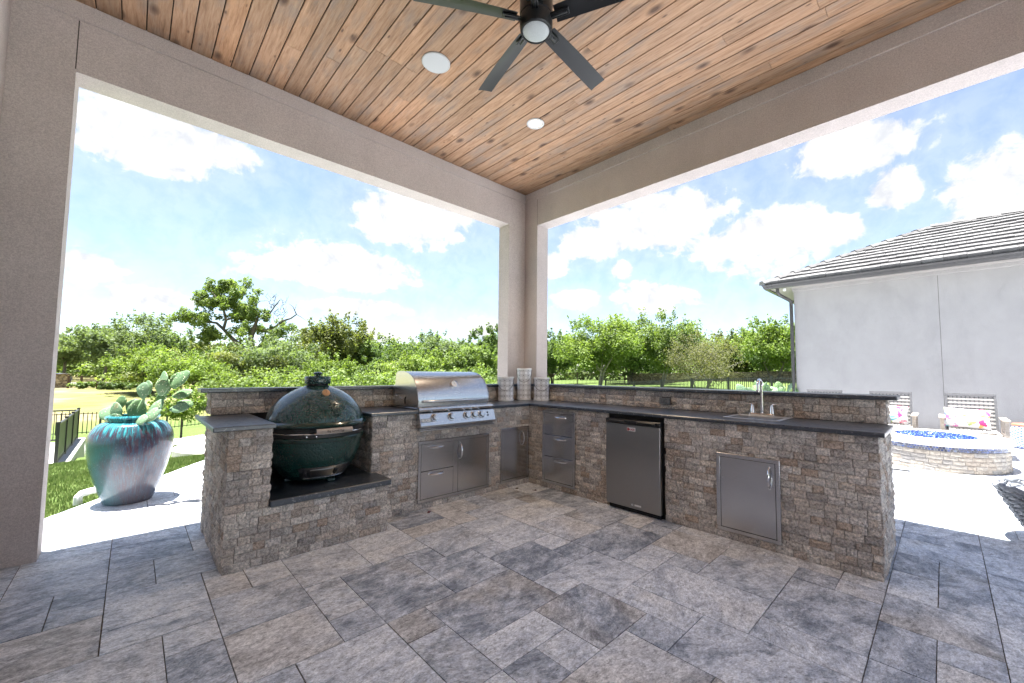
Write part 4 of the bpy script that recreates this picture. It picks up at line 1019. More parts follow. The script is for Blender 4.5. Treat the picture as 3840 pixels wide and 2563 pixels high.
def D(u, z, d=0): return rt*u+Vector((0, 0, z))+fw2*d
def CB(u, z, d=0): return rt*u+fw2*d+Vector((0, 0, z))
vw = -fw2+Vector((0, 0, .15))
# (screen offset u, height, depth) base; growth (u,z,d); facing tilt; length; width
for (b0, g, fc_, L, w, k) in [((-.20, .76, 0), (-.9, .55, .1), D(.1, .3)+vw, .235, 1.05, 0), ((-.10, .74, -.08), (-.1, 1, 0), D(-.25, 0)+vw, .245, 1.12, 1), ((-.20, .86, .05), (-.15, 1, .1), D(.5, 0)+vw, .155, .95, 2), ((-.16, .80, .1), (.2, 1, .1), D(.8, 0)+vw, .20, .9, 3),
                              ((-.03, .80, .08), (.15, 1, .1), D(-.2, 0)+vw, .185, .95, 0), ((.02, .74, .0), (.25, 1, 0), D(-.9, .2)+vw*.6, .32, .95, 1), ((.08, .72, -.05), (-.05, 1, 0), D(.9, 0)+vw*.5, .30, .85, 2), ((.10, .95, -.02), (-.12, 1, .05), D(.35, 0)+vw, .21, .85, 3),
                              ((.06, .98, .08), (-.2, 1, .1), D(-.4, 0)+vw, .20, 1.0, 0), ((.10, .76, .02), (.85, .95, 0), D(-.25, .15)+vw, .31, .85, 1), ((.17, .76, -.08), (.95, .55, -.1), D(-.1, .3)+vw, .27, .85, 2), ((.12, .74, -.12), (.9, .35, -.1), D(0, .4)+vw, .2, .9, 3),
                              ((.27, 1.02, 0), (.12, 1, 0), D(-.5, .1)+vw, .26, 1.05, 0), ((.26, .98, .05), (-.3, 1, .1), D(.1, 0)+vw, .24, 1.15, 1), ((.36, 1.06, 0), (.95, .85, 0), D(-.2, .15)+vw, .30, .85, 2), ((.34, 1.04, .06), (.1, 1, .1), D(.5, 0)+vw, .22, .75, 3),
                              ((.30, .98, -.04), (.25, 1, -.1), D(.9, 0)+vw*.5, .22, .8, 0), ((.36, .98, .02), (.9, .2, .1), D(-.1, .4)+vw, .24, .8, 1), ((.36, .86, .0), (1, .12, .0), D(.1, .5)+vw, .25, .75, 2), ((.40, .92, .04), (.6, -.1, .2), D(.3, .3)+vw, .18, .8, 3), ((.14, .90, .1), (.3, 1, .2), D(.7, 0)+vw, .17, .8, 0), ((-.02, .72, -.1), (-.4, .8, -.3), D(.4, .5)+vw, .16, .9, 1)]:
    sc_ = .78; b0 = (b0[0]*.93+.01, b0[1]+.02+.06*max(0, b0[1]-.8), b0[2])
    pad(ct, CB(*b0), D(*g[:2], g[2]), fc_, L*sc_, w, k)
hp = thing('drain_pipe', 'white plastic drain pipe poking from the lawn behind the urn', 'pipe', (-3.68, 2.45, .02))
MB().tube([(-.02, -.03, -.05), (-.02, -.03, .02), (.0, -.02, .045), (.06, .03, .05), (.25, .10, .05)], .032, 12).build('pipe', 'white_pipe', hp)
# ---- second prickly pear by the house corner
c2 = thing('prickly_pear', 'pale prickly pear cactus by the corner of the house', 'cactus', (9.0, -.08, -.06))
c2.scale = (1.12, 1.12, 1.12)
rc = random.Random(4)
for i in range(7):
    a0 = rc.uniform(0, 6.28); b0 = Vector((.25*math.cos(a0), .25*math.sin(a0), 0)); g = Vector((rc.uniform(-.5, .5), rc.uniform(-.5, .5), 1.0))
    tip = pad(c2, b0, g, (rc.uniform(-1, 1), rc.uniform(-1, 1), .1), .46, .85, i)
    for j in range(2):
        g2 = Vector((rc.uniform(-.8, .8), rc.uniform(-.8, .8), 1.0)); t2 = pad(c2, tip, g2, (rc.uniform(-1, 1), rc.uniform(-1, 1), .1), .40, .85, i+j)
        for q in range(2): pad(c2, t2, (rc.uniform(-.9, .9), rc.uniform(-.9, .9), 1.0), (rc.uniform(-1, 1), rc.uniform(-1, 1), .1), rc.uniform(.2, .36), .85, q)
# ---- grass blades on the near lawn
rg2 = np.random.default_rng(3)
def blades(n, xs, ys, h0, h1, test):
    pts = np.column_stack([rg2.uniform(*xs, n), rg2.uniform(*ys, n)]); pts = pts[test(pts)]
    z = np.array([gz(x, y) for x, y in pts]); m = len(pts); an = rg2.uniform(0, 6.28, m); h = rg2.uniform(h0, h1, m); w = .004+.003*rg2.random(m)
    lean = rg2.normal(0, .35, (m, 2))*h[:, None]
    d = np.column_stack([np.cos(an), np.sin(an)])*w[:, None]
    V = np.empty((m, 3, 3)); V[:, 0, :2] = pts-d; V[:, 1, :2] = pts+d; V[:, 2, :2] = pts+lean; V[:, 0, 2] = z-.01; V[:, 1, 2] = z-.01; V[:, 2, 2] = z+h
    return V.reshape(-1, 3), np.arange(m*3).reshape(-1, 3), rg2.random(m)
nrm = np.array([EB.y-EA.y, -(EB.x-EA.x)])/math.hypot(EB.y-EA.y, EB.x-EA.x)
offl = lambda P: ((P-np.array([EA.x, EA.y]))@nrm < -.01) & ((P[:, 0]+1.55)**2+(P[:, 1]-6.9)**2 > 1.25**2)
Vg, Fg, Ag = blades(110000, (-4.6, -1.2), (1.0, 9.5), .02, .05, offl)
obj('lawn_grass', np_mesh('lawn_grass', Vg, Fg, attr=Ag), 'grass', label='short green lawn grass beyond the paving around the urn', cat='grass', kind='stuff')
# ---- round stepping patio
rp_ = MB(); cz = gz(-1.55, 6.9)
st = obj('stone_circle', MB().lathe([(1.22, cz-.10), (1.22, cz+.035), (1.19, cz+.045)], (-1.55, 6.9, 0), 48).mesh('stone_circle'), 'cap_stone', label='round pale stone landing set in the lawn beyond the urn', cat='paving')
# ---- river rock bed
rk = MB(); rat = []; rr_ = random.Random(5); ico = bmesh.new(); bmesh.ops.create_icosphere(ico, subdivisions=1, radius=1); iv = [v.co.copy() for v in ico.verts]; ifc = [[v.index for v in f.verts] for f in ico.faces]; ico.free()
for i in range(900):
    t = rr_.random(); x = -3.6+t*3.8+rr_.gauss(0, .15); y = 9.6+1.2*math.sin(t*3)+rr_.gauss(0, .45); s_ = rr_.uniform(.05, .13); b0 = len(rk.v); ph = rr_.uniform(0, 3.1)
    for v in iv:
        k = 1+rr_.uniform(-.12, .12); xx, yy = v.x*s_*1.3*k, v.y*s_*k; rk.v.append((x+xx*math.cos(ph)-yy*math.sin(ph), y+xx*math.sin(ph)+yy*math.cos(ph), gz(x, y)+s_*.25+v.z*s_*.6*k))
    for f in ifc: rk.face([b0+q for q in f], True)
    rat += [rr_.random()]*len(ifc)
me = rk.mesh('river_rocks', angle=60); a = me.attributes.new('rnd', 'FLOAT', 'FACE'); a.data.foreach_set('value', rat)
obj('river_rocks', me, 'rock', label='bed of pale river rocks along the lawn behind the urn', cat='rocks', kind='stuff')
# ---- low retaining wall with railing
rw = thing('retaining_wall', 'low pale concrete wall carrying the dark railing down the slope', 'wall', (-4.55, 13, 0))
rw.location = (0, 0, 0)
bx(-4.72, -4.36, 9.0, 16.0, -2.4, -.93).build('wall', 'concrete', rw, bev=.02)
bx(-8.6, -4.725, 9.0, 16.0, -2.4, -1.02).build('deck', 'concrete', rw)
rl = thing('railing', 'dark framed screen railing on the low concrete wall', 'railing')
for y in (10.92, 12.55, 14.2, 15.85):
    p_ = bx(-4.585, -4.525, y-.03, y+.03, -.925, .02).build('post', 'black_metal', rl); bx(-4.595, -4.515, y-.04, y+.04, .021, .045).build('cap', 'black_metal', p_)
for y0, y1 in ((10.95, 12.52), (12.58, 14.17), (14.23, 15.82)):
    bx(-4.56, -4.55, y0, y1, -.87, -.04).build('screen', 'rail_mesh', rl)
    bx(-4.578, -4.532, y0, y1, -.038, .0).build('top_rail', 'black_metal', rl); bx(-4.575, -4.535, y0, y1, -.905, -.871).build('bottom_rail', 'black_metal', rl)
# railing return along the far edge of the deck
rl2 = thing('railing', 'open dark picket railing across the far end of the concrete deck', 'railing')
for x in (-8.0, -6.3): bx(x-.03, x+.03, 15.83, 15.89, -1.018, .0).build('post', 'black_metal', rl2)
bx(-8.6, -4.60, 15.84, 15.88, -.05, -.01).build('top_rail', 'black_metal', rl2); bx(-8.6, -4.60, 15.84, 15.88, -.95, -.91).build('bottom_rail', 'black_metal', rl2)
for i in range(26):
    x = -8.5+i*.15
    if min(abs(x+8), abs(x+6.3)) > .06: bx(x-.009, x+.009, 15.851, 15.869, -.909, -.051).build('picket', 'black_metal', rl2)
# ---- picket fences
def fence(name, label, pts, h, m_, post, sp, pr=.012, group=None, rails=(.12, -.06), zoff=0, over=0):
    t = thing(name, label, 'fence', group=group)
    pk = MB().box(-pr, pr, -pr, pr, 0, 1).mesh('picket'); pk.materials.append(MATS[m_])
    ps = MB().box(-post, post, -post, post, 0, 1).mesh('post'); ps.materials.append(MATS[m_]); cnt = 0; restm = MB()
    for (x0, y0), (x1, y1) in zip(pts, pts[1:]):
        L = math.hypot(x1-x0, y1-y0); n = max(1, int(round(L/sp))); an = math.atan2(y1-y0, x1-x0); za, zb = gz(x0, y0)+zoff, gz(x1, y1)+zoff
        obj('post', ps, None, t, loc=(x0, y0, za-.05), rot=(0, 0, an), scale=(1, 1, h+.1))
        for off in rails:
            zz = off if off > 0 else h+off
            M = Matrix(((math.cos(an), -math.sin(an), 0, x0), (math.sin(an), math.cos(an), 0, y0), (0, 0, 1, 0), (0, 0, 0, 1)))
            m = MB(); e = post*.9
            for s_, (xx, z_) in enumerate(((e, za), (L-e, zb))):
                for q in ((-.014, -.016), (.014, -.016), (.014, .016), (-.014, .016)): m.v.append(tuple(M @ Vector((xx, q[0], z_+zz+q[1]))))
            m.face((3, 2, 1, 0)); m.face((4, 5, 6, 7))
            for q in range(4): q2 = (q+1) % 4; m.face((q, q2, 4+q2, 4+q))
            m.build('rail', m_, t)
        for i in range(1, n):
            k = i/n; x, y = x0+(x1-x0)*k, y0+(y1-y0)*k; z = za+(zb-za)*k
            cnt += 1
            if cnt < 290: obj('picket', pk, None, t, loc=(x, y, z+.05), rot=(0, 0, an), scale=(1, 1, h-.05+over))
            else: restm.box(x-pr, x+pr, y-pr, y+pr, z+.05, z+h+over)
    x1, y1 = pts[-1]; obj('post', ps, None, t, loc=(x1, y1, gz(x1, y1)+zoff-.05), scale=(1, 1, h+.1))
    if restm.v: restm.build('pickets', m_, t).__setitem__('kind', 'stuff')
    return t
def line(a, b_, n): return [(a[0]+(b_[0]-a[0])*i/n, a[1]+(b_[1]-a[1])*i/n) for i in range(n+1)]
fence('picket_fence', 'thin black picket fence across the lawn behind the urn', line((-8.9, 26.2), (-4.35, 24.3), 2)+line((-4.35, 24.3), (5.0, 22.6), 4)[1:], 1.05, 'black_metal', .035, .155, .011)
fence('picket_fence', 'rust brown picket fence at the far side of the dry field', line((-9.0, 71.8), (-7.85, 70.8), 1)+line((-7.85, 70.8), (-.6, 63.7), 5)[1:], 1.5, 'brown_metal', .075, .16, .016, over=.06)
fence('picket_fence', 'black picket fence on the green lawn behind the right bar wall', [(25.2, 16.4), (23.36, 12.58), (21.98, 9.72), (20.46, 7.0), (18.84, 4.37), (17.61, 2.07), (16.9, .3)], 1.22, 'black_metal', .04, .13, .012)
fence('picket_fence', 'brown picket fence under the trees beside the stone wall', line((28.5, 37.5), (42.2, 25.2), 6), 1.45, 'brown_metal', .06, .17, .02)
# ---- boundary stone wall and gate pillar
sw = thing('stone_boundary_wall', 'rough tan stone boundary wall behind the right-hand trees', 'wall'); pts = [(42.5, 24.6), (45.8, 20.3), (48.8, 15.8), (51, 12.3), (52.9, 9.0), (55, 5.0)]
for i, ((x0, y0), (x1, y1)) in enumerate(zip(pts, pts[1:])):
    an = math.atan2(y1-y0, x1-x0); L = math.hypot(x1-x0, y1-y0); z = min(gz(x0, y0), gz(x1, y1))-.3; tz = 1.32+.12*i if i < 5 else 2
    bx(0, L+.1, -.2, .2, z, tz).build('wall_bay', 'stone_wall', sw, loc=(x0, y0, 0), rot=(0, 0, an))
    bx(-.02, L+.06, -.24, .24, tz+.001, tz+.09).build('coping', 'stone_wall', sw, loc=(x0, y0, 0), rot=(0, 0, an))
    if i in (0, 2): bx(-.35, .35, -.32, .32, z, tz+.2).build('pier', 'stone_wall', sw, loc=(x0, y0, 0), rot=(0, 0, an))
gp = thing('gate_pillar', 'grey stone gate pillar with flat cap at the far road', 'pillar'); g0 = at(127, 1410, 52)
bx(-.6, .55, -.6, .6, -1.6, .55).build('shaft', 'stone_wall', gp, loc=(-9.75, 75.0, 0)); bx(-.75, .7, -.75, .75, .551, .72).build('cap', 'stone_wall', gp, loc=(-9.75, 75.0, 0)); bx(-4.5, -.61, -.3, .3, -1.6, .05).build('wing_wall', 'stone_wall', gp, loc=(-9.75, 75.0, 0))
# far road
V = []; Fq = []
for i in range(31):
    x = -60+i*5.0; y = 92-.35*x*.3; V += [(x, y, gz(x, y)+.06), (x+1, y+7, gz(x+1, y+7)+.06)]
obj('road', np_mesh('road', np.array(V), np.array([(2*i, 2*i+2, 2*i+3, 2*i+1) for i in range(30)])), 'asphalt', kind='structure')
car = thing('parked_car', 'small dark blue car half hidden by the gate pillar', 'car', (-11.9, 96.5, gz(-11.9, 96.5)+.07), R(75))
m = MB(); cp_ = [(-2.1, .35), (2.1, .35), (2.15, .75), (1.9, .98), (1.1, 1.05), (.55, 1.55), (-1.35, 1.6), (-1.95, 1.1), (-2.15, .95)]
m.prism([(x, z) for x, z in cp_], lambda x, z: (x, .86, z), lambda x, z: (x, -.86, z)); cb = m.build('body', 'car_blue', car, bev=.08, seg=2)
for s_ in (-1, 1): MB().prism([(-1.75, 1.08), (.95, 1.08), (.5, 1.47), (-1.3, 1.5)], lambda x, z: (x, s_*.84+.03, z), lambda x, z: (x, s_*.84-.03, z)).build('window', 'car_glass', car)
MB().prism([(-.7, 1.12), (.7, 1.12), (.6, 1.5), (-.6, 1.5)], lambda y, z: (-1.97+(z-1.1)*1.1, y, z), lambda y, z: (-2.02+(z-1.1)*1.1, y, z)).build('rear_window', 'car_glass', car)
for x in (-1.35, 1.35):
    for s_ in (-1, 1): MB().lathe([(.2, -.1), (.33, -.1), (.34, .0), (.33, .1), (.2, .1)], seg=18).build('wheel', 'tyre', car, loc=(x, s_*.8, .33), rot=(R(90), 0, 0))
for s_ in (-1, 1): bx(-2.19, -2.1, s_*.75-.12, s_*.75+.12, .85, 1.0).build('tail_light', 'tail_red', car)
# ---- trees
def leaves(rs, cent, rad, n, size, aspect=1.7, droop=.0):
    """cent (m,3), rad (m,3): n leaf faces scattered through the clumps"""
    m = len(cent); vol = (rad.prod(1))**(.7); idx = rs.choice(m, n, p=vol/vol.sum())
    d = rs.normal(0, 1, (n, 3)); d /= np.linalg.norm(d, axis=1)[:, None]; u = rs.random(n)**(1/2.2)
    P = cent[idx]+d*rad[idx]*u[:, None]
    nr = rs.normal(0, 1, (n, 3))+np.array([0, 0, .9])+d*.8; nr /= np.linalg.norm(nr, axis=1)[:, None]
    t = np.cross(nr, rs.normal(0, 1, (n, 3))); t[:, 2] -= droop; t /= np.linalg.norm(t, axis=1)[:, None]; b_ = np.cross(nr, t)
    s_ = (size*rs.uniform(.55, 1.35, n))[:, None]
    V = np.empty((n, 4, 3)); V[:, 0] = P-t*s_*aspect*.5; V[:, 1] = P+b_*s_*.5; V[:, 2] = P+t*s_*aspect*.5; V[:, 3] = P-b_*s_*.5
    cl = rs.random(m)
    A = np.clip(.55*rs.random(n)+.45*cl[idx]+.15*(d[:, 2])*u, 0, 1)
    return V.reshape(-1, 3), np.arange(n*4).reshape(-1, 4), A
def make_tree(name, label, cat, base, h, rx, leaf, n, size, seed, trunk=.14, bark='bark', clear=.28, multi=1, group=None, lean=(0, 0), sparse=1.0, ry=None, bare=0):
    rs = np.random.default_rng(seed); r = random.Random(seed); t = thing(name, label, cat, base, 0, group)
    m = MB(); tips = []; ry = ry or rx
    for k in range(multi):
        a = r.uniform(0, 6.28); sp_k = (.25 if multi > 1 else .05)*rx
        p0 = Vector((math.cos(a)*.12*(multi > 1), math.sin(a)*.12*(multi > 1), -.15)); p1 = Vector((math.cos(a)*sp_k+lean[0]*.3, math.sin(a)*sp_k+lean[1]*.3, h*clear)); tr = trunk/(1+.35*(multi-1))
        mid = (p0+p1)/2+Vector((r.uniform(-.1, .1), r.uniform(-.1, .1), 0))*h*.12
        m.tube([p0, mid, p1], [tr*1.25, tr, tr*.85], 7)
        nb = max(3, int(7/multi)+1)
        for q in range(nb):
            a2 = a+q*6.28/nb+r.uniform(-.5, .5); el_ = r.uniform(.35, 1.3); L = (h*(1-clear))*r.uniform(.55, .95)
            dx = math.cos(a2)*math.cos(el_)*rx/h*1.7*L+lean[0]*.7; dy = math.sin(a2)*math.cos(el_)*ry/h*1.7*L+lean[1]*.7; dz = math.sin(el_)*L
            p2 = p1+Vector((dx*.45, dy*.45, dz*.5))+Vector((r.uniform(-.1, .1), r.uniform(-.1, .1), r.uniform(-.05, .08)))*L*.6; p3 = p1+Vector((dx, dy, dz*.92))
            m.tube([p1, p2, p3], [tr*.62, tr*.4, tr*.14], 6)
            tips += [p2, p3, (p2+p3)/2]
            for w in range(3):
                f = r.uniform(.3, 1); q0 = p2+(p3-p2)*f; q1 = q0+Vector((r.uniform(-1, 1)*rx*.45, r.uniform(-1, 1)*ry*.45, r.uniform(-.05, .55)*rx*.6)); qm = (q0+q1)/2+Vector((0, 0, r.uniform(-.1, .25)))*rx*.3
                m.tube([q0, qm, q1], [tr*.22, tr*.14, tr*.05], 5); tips += [q1, qm]
    m.build('trunk', bark, t)
    tp = np.array([(p.x, p.y, p.z) for p in tips])
    ne = int(46*sparse); d = rs.normal(0, 1, (ne, 3)); d /= np.linalg.norm(d, axis=1)[:, None]; u = rs.random(ne)[:, None]**.45; d *= u
    cz_ = h*(clear*.8+1)/2; ext = np.column_stack([d[:, 0]*rx*.86+lean[0], d[:, 1]*ry*.86+lean[1], cz_+d[:, 2]*h*(1-clear*.8)*.46])
    cent = np.vstack([tp, ext]); rmin = min(rx, h*.5)
    rad = rs.uniform(.14, .33, (len(cent), 1))*np.array([[rx, ry, rmin*.8]])*rs.uniform(.75, 1.25, (len(cent), 3))
    # loose sprays that break the outline
    ns_ = 46; d = rs.normal(0, 1, (ns_, 3)); d[:, 2] = np.abs(d[:, 2])*1.1; d /= np.linalg.norm(d, axis=1)[:, None]
    for q in d:
        p_ = np.array([q[0]*rx*.97+lean[0], q[1]*ry*.97+lean[1], cz_+q[2]*h*(1-clear*.8)*.50]); dirn = q*.5+np.array([0, 0, .8])+rs.normal(0, .3, 3)
        for k in range(3): cent = np.vstack([cent, p_+dirn*k*.085*rmin]); rad = np.vstack([rad, np.full(3, rmin*(.11-.028*k))])
    V_, F_, A_ = leaves(rs, cent, rad, int(n*1.7), size*.78)
    zq = np.percentile(V_[:, 2], 99.6); V_[:, 2] = np.where(V_[:, 2] > 0, V_[:, 2]*h/zq, V_[:, 2])
    obj('crown', np_mesh('crown', V_, F_, attr=A_), leaf, t)
    return t
def tree_px(name, label, cat, px, dist, top, rpx, leaf, n, seed, size=None, **kw):
    P = at(px, 1400, dist); z = gz(P.x, P.y); topz = C0.z+(1281.5+SY+94-top+ .0)*0  # replaced below
    tz = at(px, top, dist).z; return make_tree(name, label, cat, (P.x, P.y, z), tz-z, rpx*1.18*dist/FPX, leaf, n, size or dist*.0042, seed, **kw)
TR = 'trees beyond the fences'
T = tree_px
T('shade_tree', 'grey-green tree with forked trunk beside the gate pillar', 'tree', 235, 86, 1228, 100, 'leaf_grey', 9000, 1, trunk=.25, clear=.36, group=TR)
T('shade_tree', 'grey-green tree with single bare trunk behind the brown fence', 'tree', 388, 80, 1222, 92, 'leaf_grey', 10000, 2, trunk=.24, clear=.38, group=TR)
T('mesquite_tree', 'feathery light green tree rising left of the tall gnarled oak', 'tree', 560, 74, 1180, 105, 'leaf_grey', 11000, 3, clear=.3, group=TR)
T('shade_tree', 'darker round tree low between feathery tree and gnarled oak', 'tree', 665, 72, 1268, 90, 'leaf_dark', 7000, 4, clear=.2, group=TR)
T('bushy_tree', 'bright yellow-green bushy tree in front of the brown fence', 'tree', 575, 44, 1302, 132, 'leaf_bright', 12000, 5, clear=.12, trunk=.1, group=TR)
T('bushy_tree', 'yellow-green young tree with thin stem rising from the river rocks', 'tree', 690, 14.2, 1452, 75, 'leaf_bright', 2600, 6, size=.075, clear=.5, trunk=.035, group=TR)
T('bushy_tree', 'leafy multi-stemmed tree behind the black fence near the pier', 'tree', 700, 30, 1318, 110, 'leaf_bright', 9000, 7, clear=.42, trunk=.12, multi=4, group=TR)
T('bushy_tree', 'broad green bush filling in below the gnarled oak', 'tree', 800, 46, 1300, 140, 'leaf_olive', 12000, 8, clear=.08, group=TR)
T('cedar_tree', 'soft grey-green feathery cedar right of the oak trunk', 'tree', 1045, 50, 1262, 128, 'leaf_grey', 14000, 9, clear=.05, group=TR)
T('elm_tree', 'tall green tree standing above the dome of the green grill', 'tree', 1262, 58, 1186, 105, 'leaf_olive', 13000, 10, clear=.2, group=TR)
T('bushy_tree', 'bright lime green bush behind the dome of the green grill', 'tree', 1245, 34, 1334, 88, 'leaf_bright', 9000, 11, clear=.1, group=TR)
T('elm_tree', 'ragged green tree between the tall tree and the grill hood', 'tree', 1410, 60, 1258, 92, 'leaf_mid', 10000, 12, clear=.2, group=TR)
T('shade_tree', 'dull green low tree behind the left end of the grill hood', 'tree', 1480, 52, 1290, 95, 'leaf_dark', 9000, 13, clear=.15, group=TR)
T('elm_tree', 'dark-topped tree above the middle of the grill hood', 'tree', 1640, 62, 1252, 105, 'leaf_grey', 12000, 14, clear=.15, group=TR)
T('bushy_tree', 'fresh green bush right above the grill hood', 'tree', 1560, 42, 1310, 110, 'leaf_bright', 10000, 15, clear=.1, group=TR)
T('shade_tree', 'round dark tree just left of the corner column', 'tree', 1830, 58, 1226, 72, 'leaf_dark', 9000, 16, clear=.2, group=TR)
T('bushy_tree', 'lush green bush left of the corner column', 'tree', 1775, 44, 1302, 105, 'leaf_mid', 11000, 17, clear=.08, group=TR)
T('shade_tree', 'dark green tree just right of the corner column', 'tree', 2070, 52, 1243, 85, 'leaf_dark', 10000, 18, clear=.15, group=TR)
T('elm_tree', 'broad bright green tree with pale trunk right of the corner column', 'tree', 2245, 38, 1192, 138, 'leaf_bright', 16000, 19, clear=.25, trunk=.13, bark='bark_pale', multi=2, group=TR)
T('elm_tree', 'tall green tree with pale forked trunk before the stone wall', 'tree', 2478, 38, 1176, 120, 'leaf_mid', 15000, 20, clear=.3, trunk=.12, bark='bark_pale', multi=3, group=TR)
T('elm_tree', 'deep green tree filling in between the two pale-trunked trees', 'tree', 2370, 50, 1218, 120, 'leaf_dark', 12000, 21, clear=.12, group=TR)
T('thin_tree', 'thin brownish tree with pale bare branches before the black fence', 'tree', 2632, 30, 1246, 118, 'leaf_brown', 7500, 22, clear=.22, trunk=.11, bark='bark_pale', multi=4, group=TR, size=.085)
T('shade_tree', 'distant green tree behind the thin brownish tree', 'tree', 2740, 62, 1250, 110, 'leaf_olive', 11000, 23, clear=.15, group=TR)
T('elm_tree', 'big bright green tree beside the house downspout', 'tree', 2905, 46, 1196, 112, 'leaf_bright', 14000, 24, clear=.28, trunk=.13, multi=3, group=TR)
T('shade_tree', 'dark tree standing behind the stone wall near the house', 'tree', 2860, 60, 1232, 120, 'leaf_dark', 10000, 25, clear=.15, group=TR)
# tall gnarled oak: crooked limbs, clumped crown and a dead right-hand limb
def oak():
    D_ = 60; B0 = at(962, 1415, D_); zb = gz(B0.x, B0.y); t = thing('oak_tree', 'tall gnarled oak with crooked limbs and bare dead branches', 'tree', (B0.x, B0.y, zb), 0, TR)
    L = lambda px, py, dd=0: at(px, py, D_+dd)-Vector((B0.x, B0.y, zb)); m = MB(); r = random.Random(8)
    def limb(pp, rr): m.tube([L(*q) for q in pp], rr, 8)
    limb([(962, 1470), (958, 1380), (948, 1330), (940, 1270), (955, 1225), (968, 1190)], [.55, .48, .42, .36, .26, .14])
    limb([(948, 1330), (905, 1300), (868, 1268), (838, 1235), (812, 1212)], [.34, .32, .28, .22, .18])
    limb([(838, 1235), (848, 1200), (838, 1160), (810, 1115), (790, 1090)], [.2, .18, .15, .1, .06])
    limb([(848, 1200), (890, 1190), (925, 1160), (950, 1125)], [.16, .13, .09, .05])
    limb([(812, 1212), (760, 1205), (715, 1190), (680, 1180)], [.16, .13, .09, .05])
    limb([(955, 1225), (1000, 1240), (1035, 1225), (1060, 1205), (1090, 1195), (1112, 1180), (1098, 1150)], [.2, .2, .17, .15, .12, .09, .04])
    limb([(1112, 1180), (1130, 1190), (1146, 1202)], [.06, .04, .02]); limb([(1098, 1150), (1085, 1140)], [.04, .015]); limb([(1105, 1163), (1112, 1142)], [.04, .015])
    limb([(968, 1190), (1010, 1180), (1030, 1150), (1050, 1125), (1065, 1128)], [.12, .1, .08, .05, .02])
    limb([(950, 1150), (975, 1130), (1003, 1128)], [.09, .05, .02])
    for k in range(46):
        px, py = r.uniform(1000, 1070), r.uniform(1115, 1215); limb([(px, py), (px+r.uniform(-14, 18), py-r.uniform(4, 18)), (px+r.uniform(-16, 26), py-r.uniform(10, 30))], [.035, .022, .010])
    m.build('trunk', 'bark', t)
    rs = np.random.default_rng(88); cl = []
    for (px, py, rx, ry, n) in [(830, 1085, 60, 28, 9), (760, 1110, 45, 25, 6), (870, 1125, 65, 30, 9), (800, 1140, 60, 22, 7), (700, 1185, 48, 20, 7), (760, 1195, 50, 18, 6), (930, 1110, 45, 28, 6), (900, 1170, 60, 22, 7), (940, 1190, 50, 25, 6), (800, 1262, 55, 28, 7), (760, 1280, 45, 30, 6), (900, 1260, 60, 28, 6), (1000, 1245, 55, 22, 6), (1065, 1235, 40, 20, 5), (860, 1060, 40, 14, 4), (960, 1150, 40, 20, 4), (985, 1290, 60, 30, 5)]:
        for k in range(n*2):
            p_ = L(px+rs.normal(0, .62)*rx, py+rs.normal(0, .70)*ry, rs.normal(0, 1.6)); cl.append((p_.x, p_.y, p_.z))
    cent = np.array(cl); rad = rs.uniform(.25, 1.05, (len(cent), 1))*np.array([[1, 1, .85]])*rs.uniform(.7, 1.3, (len(cent), 3))
    V_, F_, A_ = leaves(rs, cent, rad, 24000, .20); obj('crown', np_mesh('crown', V_, F_, attr=A_), 'leaf_mid', t)
oak()
# far wood behind everything, seen only as one mass
rs = np.random.default_rng(77); cent = []; rad = []
for px in np.arange(60, 3100, 20):
    d_ = rs.uniform(92, 118); topy = 1290+rs.normal(0, 15)
    P = at(px, topy, d_); z0 = gz(P.x, P.y)
    for k in range(5): cent.append((P.x+rs.normal(0, 1.5), P.y+rs.normal(0, 1.5), z0+(P.z-z0)*(.15+.17*k))); rad.append((2.6*rs.uniform(.7, 1.2), 2.6, 1.5))
V_, F_, A_ = leaves(rs, np.array(cent), np.array(rad), 80000, .46)
obj('far_wood', np_mesh('far_wood', V_, F_, attr=A_), 'leaf_mid', label='continuous band of distant woodland behind the garden trees', cat='woodland', kind='stuff')
# low hedges: along the brown fence and bushes below the ledge line
def shrub(label, px, py, dist, rpx, hpx, leaf, n, seed, size, group='low shrubs in the garden', flower=0):
    P = at(px, py, dist); z = gz(P.x, P.y); rs = np.random.default_rng(seed); t = thing('shrub', label, 'shrub', (P.x, P.y, z), 0, group)
    rx = rpx*dist/FPX; h = hpx*dist/FPX; cent = np.column_stack([rs.normal(0, .5, 16)*rx, rs.normal(0, .5, 16)*rx*.6, rs.uniform(.25, .8, 16)*h]); rad = np.full((16, 3), 1.0)*np.array([rx*.4, rx*.35, h*.28])
    V_, F_, A_ = leaves(rs, cent, rad, n, size); obj('foliage', np_mesh('foliage', V_, F_, attr=A_), leaf, t)
    m = MB()
    for k in range(5): a = k*1.25; m.tube([(0, 0, -.05), (math.cos(a)*rx*.25, math.sin(a)*rx*.2, h*.4), (math.cos(a)*rx*.5, math.sin(a)*rx*.35, h*.75)], [.03, .02, .01], 5)
    m.build('stem', 'bark', t)
    if flower:
        V_, F_, A_ = leaves(rs, cent+np.array([0, 0, h*.15]), rad, flower, size*.9); obj('blossom', np_mesh('blossom', V_, F_, attr=A_), 'flower', t)
shrub('green hedge shrub left of middle along the brown fence', 310, 1460, 49, 28, 30, 'leaf_mid', 1500, 201, .13)
shrub('dark hedge shrub in the middle of the brown fence', 400, 1462, 49, 26, 30, 'leaf_dark', 1500, 202, .13)
shrub('dark low hedge shrub at the right end of the brown fence', 465, 1466, 49, 34, 32, 'leaf_dark', 1800, 203, .13)
shrub('lime green low shrub left of the small pink blossoms under the trees', 2088, 1440, 33, 11, 22, 'leaf_bright', 500, 204, .10)
shrub('lime green middle low shrub before the brown fence under the trees', 2116, 1440, 33, 11, 24, 'leaf_bright', 500, 205, .10)
